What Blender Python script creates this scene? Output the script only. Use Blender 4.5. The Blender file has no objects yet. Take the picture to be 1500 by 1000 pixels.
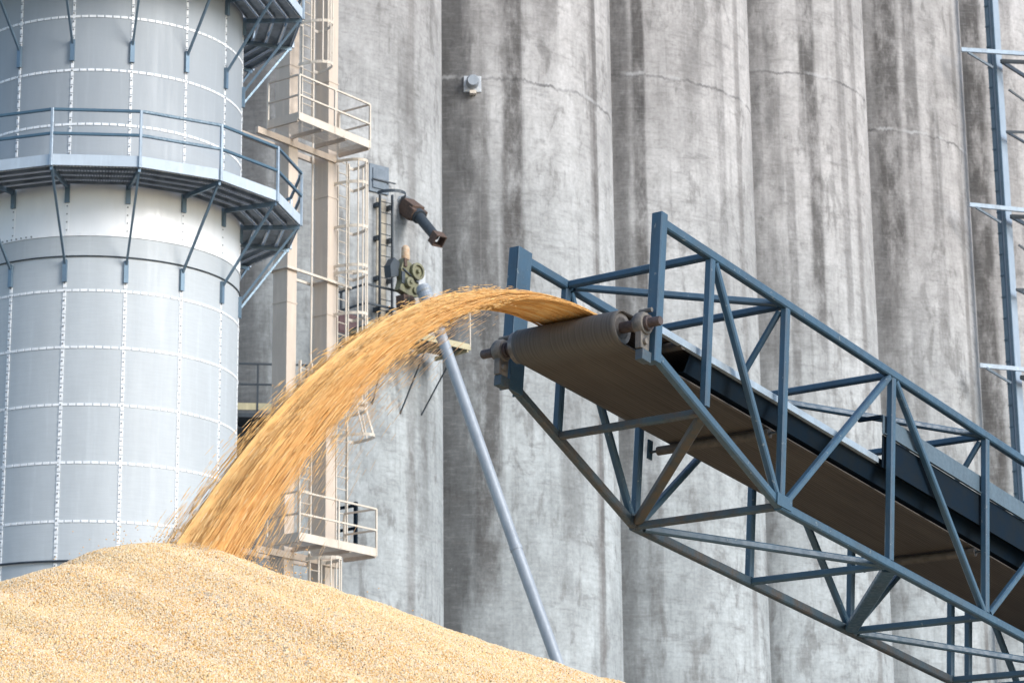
import bpy, math, random
import numpy as np
from mathutils import Vector, Matrix

random.seed(7); RNG = np.random.default_rng(11)
R = math.radians
S = bpy.context.scene
COL = S.collection

# ------------------------------------------------------------------ camera
F_PX, PITCH, ROLL, CAMZ = 3750.0, R(14.609), R(0.625), 1.6
fwd = Vector((0, math.cos(PITCH), math.sin(PITCH)))
rt0 = Vector((1, 0, 0)); up0 = rt0.cross(fwd)
rt = rt0*math.cos(ROLL) - up0*math.sin(ROLL)
upv = up0*math.cos(ROLL) + rt0*math.sin(ROLL)
CAM = Vector((0, 0, CAMZ))
cd = bpy.data.cameras.new('camera'); co = bpy.data.objects.new('camera', cd); COL.objects.link(co)
M3 = Matrix((rt, upv, -fwd)).transposed()
co.matrix_world = Matrix.Translation(CAM) @ M3.to_4x4()
cd.sensor_width = 36.0; cd.lens = 36.0*F_PX/1500.0
cd.clip_end = 5000; cd.clip_start = 0.1
cd.dof.use_dof = True; cd.dof.focus_distance = 21.5; cd.dof.aperture_fstop = 7.0
S.camera = co

def ray(x, y):
    return (fwd*F_PX + rt*(x-750) + upv*(500-y)).normalized()
def at(x, y, Y):
    """world point seen at photo pixel x,y that lies in the plane Y"""
    d = ray(x, y); return CAM + d*((Y-CAM.y)/d.y)
def zat(x, y, Y):
    return at(x, y, Y).z

# ------------------------------------------------------------------ mesh builder
class MB:
    def __init__(s): s.v = []; s.f = []; s.uv = None
    def add(s, vs, fs):
        b = len(s.v); s.v += [tuple(v) for v in vs]; s.f += [tuple(b+i for i in f) for f in fs]; return s
    def box(s, lo, hi):
        x0, y0, z0 = lo; x1, y1, z1 = hi
        return s.add([(x0,y0,z0),(x1,y0,z0),(x1,y1,z0),(x0,y1,z0),(x0,y0,z1),(x1,y0,z1),(x1,y1,z1),(x0,y1,z1)],
                     [(0,3,2,1),(4,5,6,7),(0,1,5,4),(1,2,6,5),(2,3,7,6),(3,0,4,7)])
    def beam(s, p, q, w, h, up=(0,0,1), ch=0.0):
        """bar from p to q, w across, h along up; ch rounds the long edges"""
        p = Vector(p); q = Vector(q); d = (q-p).normalized(); up = Vector(up)
        a = d.cross(up)
        if a.length < 1e-4: a = d.cross(Vector((0, 1, 0)))
        a.normalize(); b = a.cross(d)
        if ch > 0:
            c = ch
            prof = [(-w/2+c,-h/2),(w/2-c,-h/2),(w/2,-h/2+c),(w/2,h/2-c),(w/2-c,h/2),(-w/2+c,h/2),(-w/2,h/2-c),(-w/2,-h/2+c)]
        else:
            prof = [(-w/2,-h/2),(w/2,-h/2),(w/2,h/2),(-w/2,h/2)]
        return s.sweep2(p, q, a, b, prof)
    def sweep2(s, p, q, a, b, prof):
        n = len(prof); vs = [p+a*x+b*y for x, y in prof] + [q+a*x+b*y for x, y in prof]
        fs = [(i,(i+1)%n,n+(i+1)%n,n+i) for i in range(n)] + [tuple(range(n-1,-1,-1)), tuple(range(n,2*n))]
        return s.add(vs, fs)
    def angle(s, p, q, w, t, up=(0,0,1)):
        """L-section bar"""
        p = Vector(p); q = Vector(q); d = (q-p).normalized(); a = d.cross(Vector(up))
        if a.length < 1e-4: a = d.cross(Vector((0,1,0)))
        a.normalize(); b = a.cross(d)
        return s.sweep2(p, q, a, b, [(0,0),(w,0),(w,t),(t,t),(t,w),(0,w)])
    def tube(s, pts, r, n=8, closed=False, r2=None):
        pts = [Vector(p) for p in pts]; m = len(pts); rings = []
        for i, p in enumerate(pts):
            a = pts[(i-1) % m] if (closed or i > 0) else p
            c = pts[(i+1) % m] if (closed or i < m-1) else p
            d = (c-a).normalized()
            u = d.cross(Vector((0,0,1)))
            if u.length < 1e-3: u = d.cross(Vector((0,1,0)))
            u.normalize(); w = u.cross(d)
            rr = r if r2 is None else r+(r2-r)*i/(m-1)
            rings.append([p+(u*math.cos(2*math.pi*k/n)+w*math.sin(2*math.pi*k/n))*rr for k in range(n)])
        b = len(s.v); vs = [v for g in rings for v in g]; fs = []
        for i in range(m if closed else m-1):
            j = (i+1) % m
            for k in range(n):
                fs.append((i*n+k, i*n+(k+1)%n, j*n+(k+1)%n, j*n+k))
        if not closed:
            fs += [tuple(range(n-1,-1,-1)), tuple((m-1)*n+k for k in range(n))]
        return s.add(vs, fs)
    def lathe(s, o, ax, prof, n=32, ref=None):
        """revolve (along, radius) profile round axis ax through o"""
        o = Vector(o); ax = Vector(ax).normalized(); u = ax.cross(Vector(ref or (0,0,1)))
        if u.length < 1e-3: u = ax.cross(Vector((0,1,0)))
        u.normalize(); w = ax.cross(u); m = len(prof); vs = []
        for (t, r) in prof:
            for k in range(n):
                a = 2*math.pi*k/n; vs.append(o+ax*t+(u*math.cos(a)+w*math.sin(a))*r)
        fs = [(i*n+k, i*n+(k+1)%n, (i+1)*n+(k+1)%n, (i+1)*n+k) for i in range(m-1) for k in range(n)]
        if prof[0][1] > 1e-6: fs.append(tuple(range(n-1,-1,-1)))
        if prof[-1][1] > 1e-6: fs.append(tuple((m-1)*n+k for k in range(n)))
        return s.add(vs, fs)
    def prism(s, poly, ext):
        """extrude polygon (list of points) by vector ext"""
        n = len(poly); e = Vector(ext); P = [Vector(p) for p in poly]
        return s.add(P+[p+e for p in P], [tuple(range(n-1,-1,-1)), tuple(range(n,2*n))]+[(i,(i+1)%n,n+(i+1)%n,n+i) for i in range(n)])
    def build(s, name, mat, parent=None, smooth=False, world=False, bevel=0.0):
        me = bpy.data.meshes.new(name)
        vs = s.v
        if world and parent is not None:
            inv = PM[parent.name].inverted(); vs = [inv @ Vector(v) for v in vs]
        me.from_pydata([tuple(v) for v in vs], [], s.f); 
        import bmesh
        bm = bmesh.new(); bm.from_mesh(me); bmesh.ops.recalc_face_normals(bm, faces=bm.faces)
        bm.to_mesh(me); bm.free()
        o = bpy.data.objects.new(name, me); COL.objects.link(o)
        if mat is not None: me.materials.append(mat)
        if hasattr(s, 'slots'):
            me.materials.clear()
            for mt in s.slots[1]: me.materials.append(mt)
            for p, k in zip(me.polygons, s.slots[0]): p.material_index = k
        if parent is not None: o.parent = parent
        if smooth:
            for p in me.polygons: p.use_smooth = True
            try: me.set_sharp_from_angle(angle=R(35))
            except Exception: pass
        if bevel > 0:
            b = o.modifiers.new('bevel', 'BEVEL'); b.width = bevel; b.segments = 2; b.limit_method = 'ANGLE'; b.angle_limit = R(50)
        return o
def merge(parts):
    m = MB(); idx = []
    for k, (b, _) in enumerate(parts):
        m.add(b.v, b.f); idx += [k]*len(b.f)
    m.slots = (idx, [mt for _, mt in parts]); return m
PM = {}
def tag(o, label=None, cat=None, group=None, kind=None):
    if label: o['label'] = label
    if cat: o['category'] = cat
    if group: o['group'] = group
    if kind: o['kind'] = kind
    return o
def thing(name, label, cat, mat=None, group=None):
    o = bpy.data.objects.new(name, None); COL.objects.link(o)
    mat = mat or Matrix.Identity(4)
    o.matrix_world = mat; PM[o.name] = mat.copy()
    o.empty_display_size = 0.3
    return tag(o, label, cat, group)
def frame(o, ang, z=None):
    """vertical frame at o: x along heading ang, y to its left, z up"""
    return Matrix.Translation(Vector(o)) @ Matrix.Rotation(ang, 4, 'Z')

# ------------------------------------------------------------------ materials
class NT:
    def __init__(s, name):
        s.m = bpy.data.materials.new(name); s.m.use_nodes = True; s.t = s.m.node_tree; s.t.nodes.clear()
        s.out = s.n('ShaderNodeOutputMaterial'); s.b = s.n('ShaderNodeBsdfPrincipled')
        s.l(s.b.outputs[0], s.out.inputs[0])
    def n(s, t, **k):
        x = s.t.nodes.new(t)
        for a, v in k.items(): setattr(x, a, v)
        return x
    def l(s, a, b): s.t.links.new(a, b)
    def set(s, sock, v):
        if hasattr(v, 'is_output') or isinstance(v, bpy.types.NodeSocket): s.l(v, sock)
        else: sock.default_value = v
    def tc(s, o='Object'): return s.n('ShaderNodeTexCoord').outputs[o]
    def map(s, vec, scale=(1,1,1), loc=(0,0,0)):
        m = s.n('ShaderNodeMapping'); s.l(vec, m.inputs[0]); m.inputs['Scale'].default_value = scale
        s.set(m.inputs['Location'], loc); return m.outputs[0]
    def noise(s, vec, scale=1, detail=4, rough=0.55, dist=0):
        x = s.n('ShaderNodeTexNoise'); s.l(vec, x.inputs['Vector']); x.inputs['Scale'].default_value = scale
        x.inputs['Detail'].default_value = detail; x.inputs['Roughness'].default_value = rough; x.inputs['Distortion'].default_value = dist
        return x.outputs['Fac']
    def ramp(s, f, a, b, lo=0.0, hi=1.0):
        x = s.n('ShaderNodeMapRange'); s.l(f, x.inputs[0]); x.inputs[1].default_value = a; x.inputs[2].default_value = b
        x.inputs[3].default_value = lo; x.inputs[4].default_value = hi; x.interpolation_type = 'SMOOTHSTEP'; return x.outputs[0]
    def math(s, op, a, b=0.0, c=0.0):
        x = s.n('ShaderNodeMath', operation=op); s.set(x.inputs[0], a); s.set(x.inputs[1], b)
        if op in ('MULTIPLY_ADD', 'SMOOTH_MIN', 'COMPARE'): s.set(x.inputs[2], c)
        return x.outputs[0]
    def mix(s, f, a, b, blend='MIX'):
        x = s.n('ShaderNodeMix', data_type='RGBA', blend_type=blend); s.set(x.inputs[0], f)
        for i, v in ((6, a), (7, b)):
            if isinstance(v, (tuple, list)): v = tuple(v)+((1,) if len(v) == 3 else ())
            s.set(x.inputs[i], v)
        return x.outputs[2]
    def sep(s, v):
        x = s.n('ShaderNodeSeparateXYZ'); s.l(v, x.inputs[0]); return x.outputs
    def comb(s, a=0.0, b=0.0, c=0.0):
        x = s.n('ShaderNodeCombineXYZ'); s.set(x.inputs[0], a); s.set(x.inputs[1], b); s.set(x.inputs[2], c); return x.outputs[0]
    def done(s, col, rough=0.6, metal=0.0, bump=None, bstr=0.2, bdist=0.01, spec=None):
        if isinstance(col, (tuple, list)): col = tuple(col)+((1,) if len(col) == 3 else ())
        s.set(s.b.inputs['Base Color'], col); s.set(s.b.inputs['Roughness'], rough); s.set(s.b.inputs['Metallic'], metal)
        if spec is not None: s.b.inputs['Specular IOR Level'].default_value = spec
        if bump is not None:
            b = s.n('ShaderNodeBump'); b.inputs['Strength'].default_value = bstr; b.inputs['Distance'].default_value = bdist
            s.l(bump, b.inputs['Height']); s.l(b.outputs[0], s.b.inputs['Normal'])
        return s.m

def paint(name, col, rough=0.45, metal=0.0, dirt=(0.10,0.085,0.07), amt=0.45, chips=None, scale=3.0):
    t = NT(name); v = t.tc()
    n1 = t.noise(v, scale, 5, 0.65); n2 = t.noise(v, scale*7, 3, 0.6); n3 = t.noise(t.map(v, (9,9,0.8)), 1.0, 3)
    c = t.mix(t.ramp(n1, .35, .75, 0, amt), col, dirt)
    c = t.mix(t.ramp(n3, .45, .8, 0, .35), c, tuple(min(1, x*1.35+.01) for x in col))
    if chips: c = t.mix(t.ramp(n2, .66, .72), c, chips)
    r = t.ramp(n2, .3, .7, rough-.1, rough+.15)
    return t.done(c, r, metal, n2, .08, .004)

def mat_concrete(bands=(), grime_shade=.62):
    t = NT('weathered_concrete'); uv = t.tc('UV'); 
    rnd = t.n('ShaderNodeObjectInfo').outputs['Random']
    off = t.math('MULTIPLY', rnd, 57.0)
    sp = t.sep(uv); U, V = sp[0], sp[1]
    P = t.comb(t.math('ADD', U, off), V, off)
    big = t.noise(t.map(P, (.35,.16,1)), 1, 5, .6)
    blot = t.noise(t.map(P, (1.3,.55,1)), 1, 6, .68, .4)
    warm = t.ramp(V, 16, 34)
    c = t.mix(warm, (.435,.468,.480), (.478,.462,.456))
    c = t.mix(t.ramp(big, .38, .62), t.mix(1.0, c, (.84,.84,.84), 'MULTIPLY'), t.mix(1.0, c, (1.08,1.08,1.08), 'MULTIPLY'))
    # wide vertical run-off bands
    wide = t.noise(t.map(P, (.75,.018,1)), 1, 3, .6, .2)
    wbreak = t.noise(t.map(P, (1.1,.42,1)), 1, 7, .72)
    m = t.math('MULTIPLY', t.ramp(wide, .52, .575), t.ramp(wbreak, .36, .58, .15, 1))
    c = t.mix(t.math('MULTIPLY', m, .10), c, (.115,.108,.104))
    eg = t.noise(t.map(P, (2.2,.35,21)), 1, 5, .7)
    for (u0, hw, stg, zlo, zhi) in bands:
        dU = t.math('ABSOLUTE', t.math('SUBTRACT', t.math('ADD', U, t.math('MULTIPLY', t.math('SUBTRACT', eg, .5), .55*hw+.12)), u0))
        mm = t.math('MULTIPLY', t.ramp(dU, hw*.55, hw*1.15, 1, 0), t.ramp(wbreak, .36, .58, .32, 1))
        mm = t.math('MULTIPLY', mm, t.math('MULTIPLY', t.ramp(V, zlo-2.5, zlo+2.5), t.ramp(V, zhi-1, zhi+4, 1, 0)))
        c = t.mix(t.math('MULTIPLY', mm, min(.90, stg*1.15)), c, (.088,.083,.081))
    # narrow streaks
    st = t.noise(t.map(P, (5.0,.07,1)), 1, 4, .65)
    sb = t.noise(t.map(P, (2.2,.6,1)), 1, 4, .7)
    m2 = t.math('MULTIPLY', t.ramp(st, .52, .70), t.ramp(sb, .40, .62))
    c = t.mix(t.math('MULTIPLY', m2, .30), c, (.14,.135,.13))
    ls = t.noise(t.map(P, (7.5,.05,7)), 1, 3, .6)
    c = t.mix(t.ramp(ls, .60, .72, 0, .18), c, (.56,.56,.56))
    # blotchy damp
    c = t.mix(t.ramp(blot, .53, .66, 0, .52), c, (.15,.145,.14))
    # dirt stain plus painted recess shade on the left flank, ragged
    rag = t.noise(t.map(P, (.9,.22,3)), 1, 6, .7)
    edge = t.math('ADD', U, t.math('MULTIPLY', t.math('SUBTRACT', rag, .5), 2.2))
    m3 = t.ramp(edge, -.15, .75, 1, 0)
    c = t.mix(t.math('MULTIPLY', m3, grime_shade), c, (.080,.080,.082))
    # a leaking vertical pour seam on each drum
    us = t.math('ADD', 4.75, t.math('MULTIPLY', t.math('SUBTRACT', rnd, .5), .8))
    sn_ = t.math('ABSOLUTE', t.math('SUBTRACT', t.math('ADD', U, t.math('MULTIPLY', t.math('SUBTRACT', rag, .5), .25)), us))
    c = t.mix(t.math('MULTIPLY', t.ramp(sn_, .08, .30, 1, 0), t.ramp(t.noise(t.map(P,(.1,.25,6)),1,4,.7), .3, .6, .15, .6)), c, (.16,.15,.145))
    # slip-form lift lines
    lift = t.noise(t.map(P, (.7,5.0,1)), 1, 5, .65)
    lift2 = t.noise(t.map(P, (.5,2.2,4)), 1, 6, .68)
    brk = t.noise(t.map(P, (1.1,.7,9)), 1, 4, .7)
    c = t.mix(t.math('MULTIPLY', t.ramp(lift, .50, .78), t.ramp(brk, .38, .66, .05, .50)), c, (.13,.125,.12))
    c = t.mix(t.math('MULTIPLY', t.ramp(lift2, .54, .72), t.ramp(brk, .42, .7, 0, .45)), c, (.12,.118,.115))
    # board marks: short strokes running both ways
    hx = t.noise(t.map(P, (1.6,11,13)), 1, 4, .7); vx = t.noise(t.map(P, (9,.55,17)), 1, 4, .7)
    c = t.mix(t.ramp(hx, .50, .74, 0, .30), c, t.mix(1.0, c, (.50,.49,.48), 'MULTIPLY'))
    c = t.mix(t.ramp(vx, .50, .72, 0, .30), c, t.mix(1.0, c, (.52,.51,.50), 'MULTIPLY'))
    c = t.mix(t.ramp(hx, .48, .34, 0, .12), c, (.50,.505,.51))
    mid = t.noise(t.map(P, (1.5,1.0,31)), 1, 8, .72); mid2 = t.noise(t.map(P, (.8,2.8,37)), 1, 7, .7)
    c = t.mix(1.0, c, t.mix(t.ramp(mid, .32, .66), (1.09,1.09,1.09), (.84,.836,.833)), 'MULTIPLY')
    c = t.mix(t.math('MULTIPLY', t.ramp(mid2, .55, .68), .34), c, (.15,.145,.142))
    # fine mottling
    fine = t.noise(t.map(P, (9,9,1)), 1, 5, .75)
    c = t.mix(1.0, c, t.mix(t.ramp(fine, .25, .75), (.86,.86,.86), (1.10,1.10,1.10)), 'MULTIPLY')
    pit = t.noise(t.map(P, (14,10,2)), 1, 2, .5)
    c = t.mix(t.ramp(pit, .74, .80, 0, .25), c, (.62,.62,.61))
    # construction joint: a crack with patched mortar
    wob = t.noise(t.map(P, (.9,0,5)), 1, 6, .75)
    zj = t.math('ADD', t.math('MULTIPLY', t.math('SUBTRACT', wob, .5), .75), t.math('ADD', 24.6, t.math('MULTIPLY', U, 0.0)))
    zj = t.math('ADD', zj, t.sep(t.n('ShaderNodeObjectInfo').outputs['Color'])[0])
    dz = t.math('SUBTRACT', V, zj)
    crack = t.ramp(t.math('ABSOLUTE', dz), .025, .065, 1, 0)
    cb = t.noise(t.map(P, (.8,0,8)), 1, 3, .6)
    c = t.mix(t.math('MULTIPLY', t.ramp(t.math('ABSOLUTE', t.math('SUBTRACT', dz, .07)), .02, .10, 1, 0), t.ramp(cb, .45, .62, 0, .42)), c, (.58,.59,.60))
    c = t.mix(t.math('MULTIPLY', crack, t.ramp(cb, .35, .60, .62, .10)), c, (.06,.06,.062))
    h = t.math('ADD', t.math('MULTIPLY', fine, .6), t.math('MULTIPLY', lift, .4))
    return t.done(c, .9, 0, h, .18, .03, .2)

def mat_sheet(name, base, metal, rough, var, dots=False):
    t = NT(name); uv = t.tc('UV'); sp = t.sep(uv)
    cell = t.comb(t.math('FLOOR', sp[0]), t.math('FLOOR', sp[1]), 0.0)
    wn = t.n('ShaderNodeTexWhiteNoise', noise_dimensions='3D'); t.l(cell, wn.inputs['Vector'])
    v = t.tc(); n = t.noise(t.map(v, (1.6,1.6,.45)), 1, 5, .6); n2 = t.noise(t.map(v, (9,9,.5)), 1, 4, .6)
    n3 = t.noise(t.map(v, (3,3,40)), 1, 2, .5)
    c = t.mix(t.math('MULTIPLY', wn.outputs['Value'], var), base, tuple(x*.72 for x in base))
    c = t.mix(t.ramp(n, .35, .7, 0, .35), c, tuple(x*.78 for x in base))
    c = t.mix(t.ramp(n2, .5, .75, 0, .28), c, tuple(min(.9, x*1.25) for x in base))
    if dots:
        lv = t.ramp(sp[1], 13, 17); c = t.mix(lv, c, t.mix(1.0, c, (.70,.71,.73), 'MULTIPLY'))
        c = t.mix(t.ramp(n3, .4, .6, 0, .10), c, tuple(x*.6 for x in base))
    return t.done(c, t.ramp(n2, .3, .7, rough-.06, rough+.1), metal, n, .30, .03)

def mat_belt():
    t = NT('worn_rubber_belt'); v = t.tc(); sp = t.sep(v)
    g = t.noise(t.comb(0.0, t.math('MULTIPLY', sp[1], 60.0), 0.0), 1, 2, .5)
    n = t.noise(t.map(v, (.6,5,1)), 1, 5, .7); n2 = t.noise(t.map(v, (1.0,26,1)), 1, 3, .6)
    sq = t.n('ShaderNodeMath', operation='SINE'); t.l(t.math('MULTIPLY', sp[1], 2*math.pi/.030), sq.inputs[0])
    rib = t.ramp(sq.outputs[0], -.6, .6)
    c = t.mix(t.ramp(g, .36, .64), (.066,.056,.049), (.108,.094,.084))
    c = t.mix(t.ramp(n, .4, .7, 0, .6), c, (.125,.112,.100))
    c = t.mix(t.ramp(n2, .52, .7, 0, .5), c, (.05,.04,.032))
    c = t.mix(t.math('MULTIPLY', t.math('SUBTRACT', 1.0, rib), .50), c, (.030,.026,.024))
    run = t.ramp(sp[0], -.16, .10)
    c = t.mix(t.math('SUBTRACT', 1.0, run), c, t.mix(t.ramp(g, .3, .7), (.080,.075,.071), (.112,.106,.101)))
    h = t.math('MULTIPLY', t.math('ADD', rib, t.math('MULTIPLY', g, .8)), run)
    return t.done(c, .72, 0, h, .04, .003, .3)

def mat_plain_noise(name, a, b, scale, rough, metal=0, lo=.35, hi=.65, spec=None):
    t = NT(name); v = t.tc(); n = t.noise(v, scale, 5, .65)
    return t.done(t.mix(t.ramp(n, lo, hi), a, b), rough, metal, n, .15, .006, spec)

def mat_corn_ground():
    t = NT('corn_bed'); v = t.tc()
    vo = t.n('ShaderNodeTexVoronoi'); t.l(v, vo.inputs['Vector']); vo.inputs['Scale'].default_value = 95
    wn = t.n('ShaderNodeTexWhiteNoise', noise_dimensions='3D'); t.l(vo.outputs['Color'], wn.inputs['Vector'])
    cr = t.n('ShaderNodeValToRGB'); t.l(wn.outputs['Value'], cr.inputs[0])
    el = cr.color_ramp.elements; el[0].color = (.74,.48,.20,1); el[1].color = (.84,.70,.50,1)
    e = el.new(.35); e.color = (.80,.56,.29,1); e = el.new(.75); e.color = (.82,.64,.40,1)
    return t.done(cr.outputs[0], .6, 0, vo.outputs['Distance'], .8, .01)

def mat_kernel():
    t = NT('corn_kernels'); r = t.n('ShaderNodeObjectInfo').outputs['Random']
    cr = t.n('ShaderNodeValToRGB'); t.l(r, cr.inputs[0]); cr.color_ramp.interpolation = 'LINEAR'
    el = cr.color_ramp.elements
    el[0].position = 0; el[0].color = (.055,.035,.022,1); el[1].position = 1; el[1].color = (.86,.80,.66,1)
    for p, c in ((.015,(.26,.16,.09)),(.035,(.58,.29,.075)),(.15,(.77,.455,.15)),(.36,(.82,.565,.28)),(.60,(.83,.635,.40)),(.82,(.86,.73,.55)),(.92,(.66,.52,.41))):
        e = el.new(p); e.color = c+(1,)
    geo = t.n('ShaderNodeNewGeometry').outputs['Position']
    n = t.noise(geo, .9, 4, .6); n2 = t.noise(geo, 7, 3, .6)
    c = t.mix(t.ramp(n, .35, .7, 0, .35), cr.outputs[0], (.86,.66,.36))
    c = t.mix(t.ramp(n2, .62, .78, 0, .30), c, (.58,.46,.34))
    return t.done(c, .45, 0, spec=.35)

def mat_stream():
    t = NT('falling_corn'); a = t.n('ShaderNodeAttribute', attribute_name='tint'); 
    m = t.done(a.outputs['Color'], .65, 0, spec=.12)
    return m

BLUE = paint('blue_grey_paint', (.038,.090,.145), .40, dirt=(.045,.062,.078), amt=.5, chips=(.15,.19,.22), scale=2.5)
BLUED = paint('dusty_blue_paint', (.045,.078,.108), .55, dirt=(.088,.066,.05), amt=.95, scale=5)
RUSTB = mat_plain_noise('dusty_brown_steel', (.10,.078,.06), (.06,.068,.075), 7, .7)
NAVY = mat_plain_noise('navy_paint_and_shade', (.0025,.011,.023), (.006,.012,.019), 4, .75, spec=.12)  # near-black navy: the shade under the trough is put into the colour
LIGHTB = paint('pale_galvanised_rail', (.36,.44,.52), .42, .3, dirt=(.22,.24,.26), amt=.6, scale=4)
GALV = paint('galvanised_steel', (.17,.245,.315), .40, .45, dirt=(.12,.17,.22), amt=.5, scale=4)
RAILB = paint('blue_rail_paint', (.075,.145,.205), .42, .1, dirt=(.06,.10,.14), amt=.4, scale=4)
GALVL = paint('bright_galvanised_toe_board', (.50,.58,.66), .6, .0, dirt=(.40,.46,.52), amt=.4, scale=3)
GALVD = paint('grey_plank_steel', (.42,.46,.50), .45, .2, dirt=(.075,.09,.11), amt=.6, scale=4)  # pale grey catwalk planks with darker patches
DARKG = paint('dark_grey_steel', (.055,.072,.09), .5, .2, dirt=(.04,.04,.04), amt=.5)
TAN = paint('tan_paint', (.61,.515,.425), .5, dirt=(.43,.36,.295), amt=.35, chips=(.70,.60,.48), scale=1.2)
CREAM = paint('cream_paint', (.70,.625,.53), .5, dirt=(.45,.38,.30), amt=.35, chips=(.30,.20,.13), scale=2.5)
YELLOWG = paint('pale_yellow_toe_board', (.52,.47,.30), .6, dirt=(.30,.27,.20), amt=.5)
GREEN = paint('olive_green_casting', (.20,.20,.12), .6, dirt=(.13,.12,.085), amt=.9, chips=(.40,.26,.17), scale=5)
RUST = mat_plain_noise('rusty_steel', (.085,.058,.048), (.14,.09,.068), 12, .8)
SHAFT = mat_plain_noise('rusted_shaft', (.055,.040,.039), (.105,.080,.076), 14, .6, .2)
BEAR = mat_plain_noise('dusty_bearing_iron', (.185,.168,.150), (.085,.084,.082), 9, .7)
MAROON = mat_plain_noise('maroon_paint', (.085,.04,.05), (.14,.085,.085), 4, .6)
WHITE = mat_plain_noise('white_paint', (.62,.65,.68), (.46,.49,.53), 5, .5)
PIPE = paint('pale_blue_grey_duct', (.37,.405,.44), .45, .25, dirt=(.26,.29,.33), amt=.5, scale=2)
HATCH = paint('hatch_blue_grey', (.17,.215,.265), .55, dirt=(.10,.12,.14), amt=.6)
SHEET = mat_sheet('perforated_steel_sheet', (.515,.552,.578), .08, .60, .14, True)
BAND = mat_sheet('smooth_galvanised_band', (.93,.94,.95), .10, .40, .06)
SEAM = mat_plain_noise('bright_seam_and_glint', (.93,.94,.95), (.76,.78,.80), 9, .4)
BOLT = mat_plain_noise('dull_bolt', (.16,.17,.18), (.28,.29,.30), 20, .5, .3)
BELT = mat_belt()
PULLEY = mat_plain_noise('scuffed_pulley_steel', (.13,.115,.105), (.24,.22,.21), 9, .5, .4)
CORN = mat_corn_ground(); KERNEL = mat_kernel(); STREAM = mat_stream()
GROUND = mat_plain_noise('gravel_yard', (.13,.12,.11), (.085,.08,.075), 2.0, .95)

# ------------------------------------------------------------------ light
w = bpy.data.worlds.new('World'); S.world = w; w.use_nodes = True
nt = w.node_tree; bg = nt.nodes['Background']
sky = nt.nodes.new('ShaderNodeTexSky'); sky.sky_type = 'NISHITA'; sky.sun_disc = False
SUN = Vector((.72, -.50, .46)).normalized()
sky.sun_elevation = math.asin(SUN.z); sky.sun_rotation = math.atan2(SUN.x, SUN.y)
sky.air_density = 1.0; sky.dust_density = 0.8; sky.ozone_density = 1.0
nt.links.new(sky.outputs[0], bg.inputs[0]); bg.inputs[1].default_value = .125
sl = bpy.data.lights.new('sun', 'SUN'); so = bpy.data.objects.new('sun', sl); COL.objects.link(so)
sl.energy = 1.55; sl.angle = R(24); sl.color = (1.0, .985, .96)
so.rotation_euler = (-SUN).to_track_quat('-Z', 'Y').to_euler()
S.view_settings.view_transform = 'Standard'; S.view_settings.look = 'None'
S.view_settings.exposure = 0.93; S.view_settings.gamma = 1.0

# ------------------------------------------------------------------ ground
g = MB().add([(-1500,-600,0),(1500,-600,0),(1500,2400,0),(-1500,2400,0)], [(0,1,2,3)]).build('ground', GROUND)
tag(g, 'pale gravel yard under the grain pile and silos', kind='structure')

# ------------------------------------------------------------------ concrete silos
SIL_O, SIL_S, SIL_A, SIL_R = Vector((-6.79, 71.0, 0)), 9.6, R(56.35), 4.8
SIL_H = 50.0
def silo_pt(k, x, y):
    """world point and outward normal where the pixel ray meets silo k"""
    c = SIL_O + Vector((math.cos(SIL_A), math.sin(SIL_A), 0))*SIL_S*k
    d = ray(x, y); o = CAM; ox, oy = o.x-c.x, o.y-c.y
    a = d.x**2+d.y**2; b = 2*(ox*d.x+oy*d.y); cc = ox*ox+oy*oy-SIL_R**2
    t = (-b-math.sqrt(max(0, b*b-4*a*cc)))/(2*a); p = o+d*t
    n = Vector((p.x-c.x, p.y-c.y, 0)).normalized(); return p, n
def wall_frame(p, n):
    """x along wall (right), y outward, z up"""
    xa = Vector((-n.y, n.x, 0)); m = Matrix((xa, n, Vector((0,0,1)))).transposed().to_4x4()
    # right handed: use y = inward
    m = Matrix((xa, -n, Vector((0,0,1)))).transposed().to_4x4()
    return Matrix.Translation(p) @ m
def silo(k, label, dzj, bl=()):
    c = SIL_O + Vector((math.cos(SIL_A), math.sin(SIL_A), 0))*SIL_S*k
    N = 192; zs = [0, 8, 16, 20, 24, 28, 32, 36, 42, SIL_H]
    vs, fs, uvs = [], [], []
    for z in zs:
        for i in range(N+1):
            ph = -math.pi + 2*math.pi*i/N           # 0 faces the camera side (-Y), positive towards +X
            vs.append((SIL_R*math.sin(ph), -SIL_R*math.cos(ph), z))
    for j in range(len(zs)-1):
        for i in range(N):
            a = j*(N+1)+i; fs.append((a, a+1, a+N+2, a+N+1))
    b = len(vs); vs.append((0,0,SIL_H+.6)); top = (len(zs)-1)*(N+1)
    for i in range(N): fs.append((top+i, top+i+1, b))
    me = bpy.data.meshes.new('concrete_silo'); me.from_pydata(vs, [], fs)
    ul = me.uv_layers.new(name='UVMap')
    for p in me.polygons:
        p.use_smooth = len(p.vertices) == 4
        for li in p.loop_indices:
            vi = me.loops[li].vertex_index
            if vi == b: ul.data[li].uv = (0, SIL_H)
            else:
                i = vi % (N+1); ul.data[li].uv = (SIL_R*(-math.pi+2*math.pi*i/N), vs[vi][2])
    bands = []
    for (x, y, hw, stg, y0, y1) in bl:
        q, nn = silo_pt(k, x, y); bands.append((SIL_R*math.atan2(nn.x, -nn.y), hw, stg, silo_pt(k, x, y1)[0].z, silo_pt(k, x, y0)[0].z+(20 if y0 <= 0 else 0)))
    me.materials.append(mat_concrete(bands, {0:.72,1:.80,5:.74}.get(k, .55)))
    o = bpy.data.objects.new('concrete_silo', me); COL.objects.link(o); o.location = c
    o.color = (dzj, 0, 0, 1)
    tag(o, label, 'silo', 'row of grey concrete grain silos')
    return o
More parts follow.
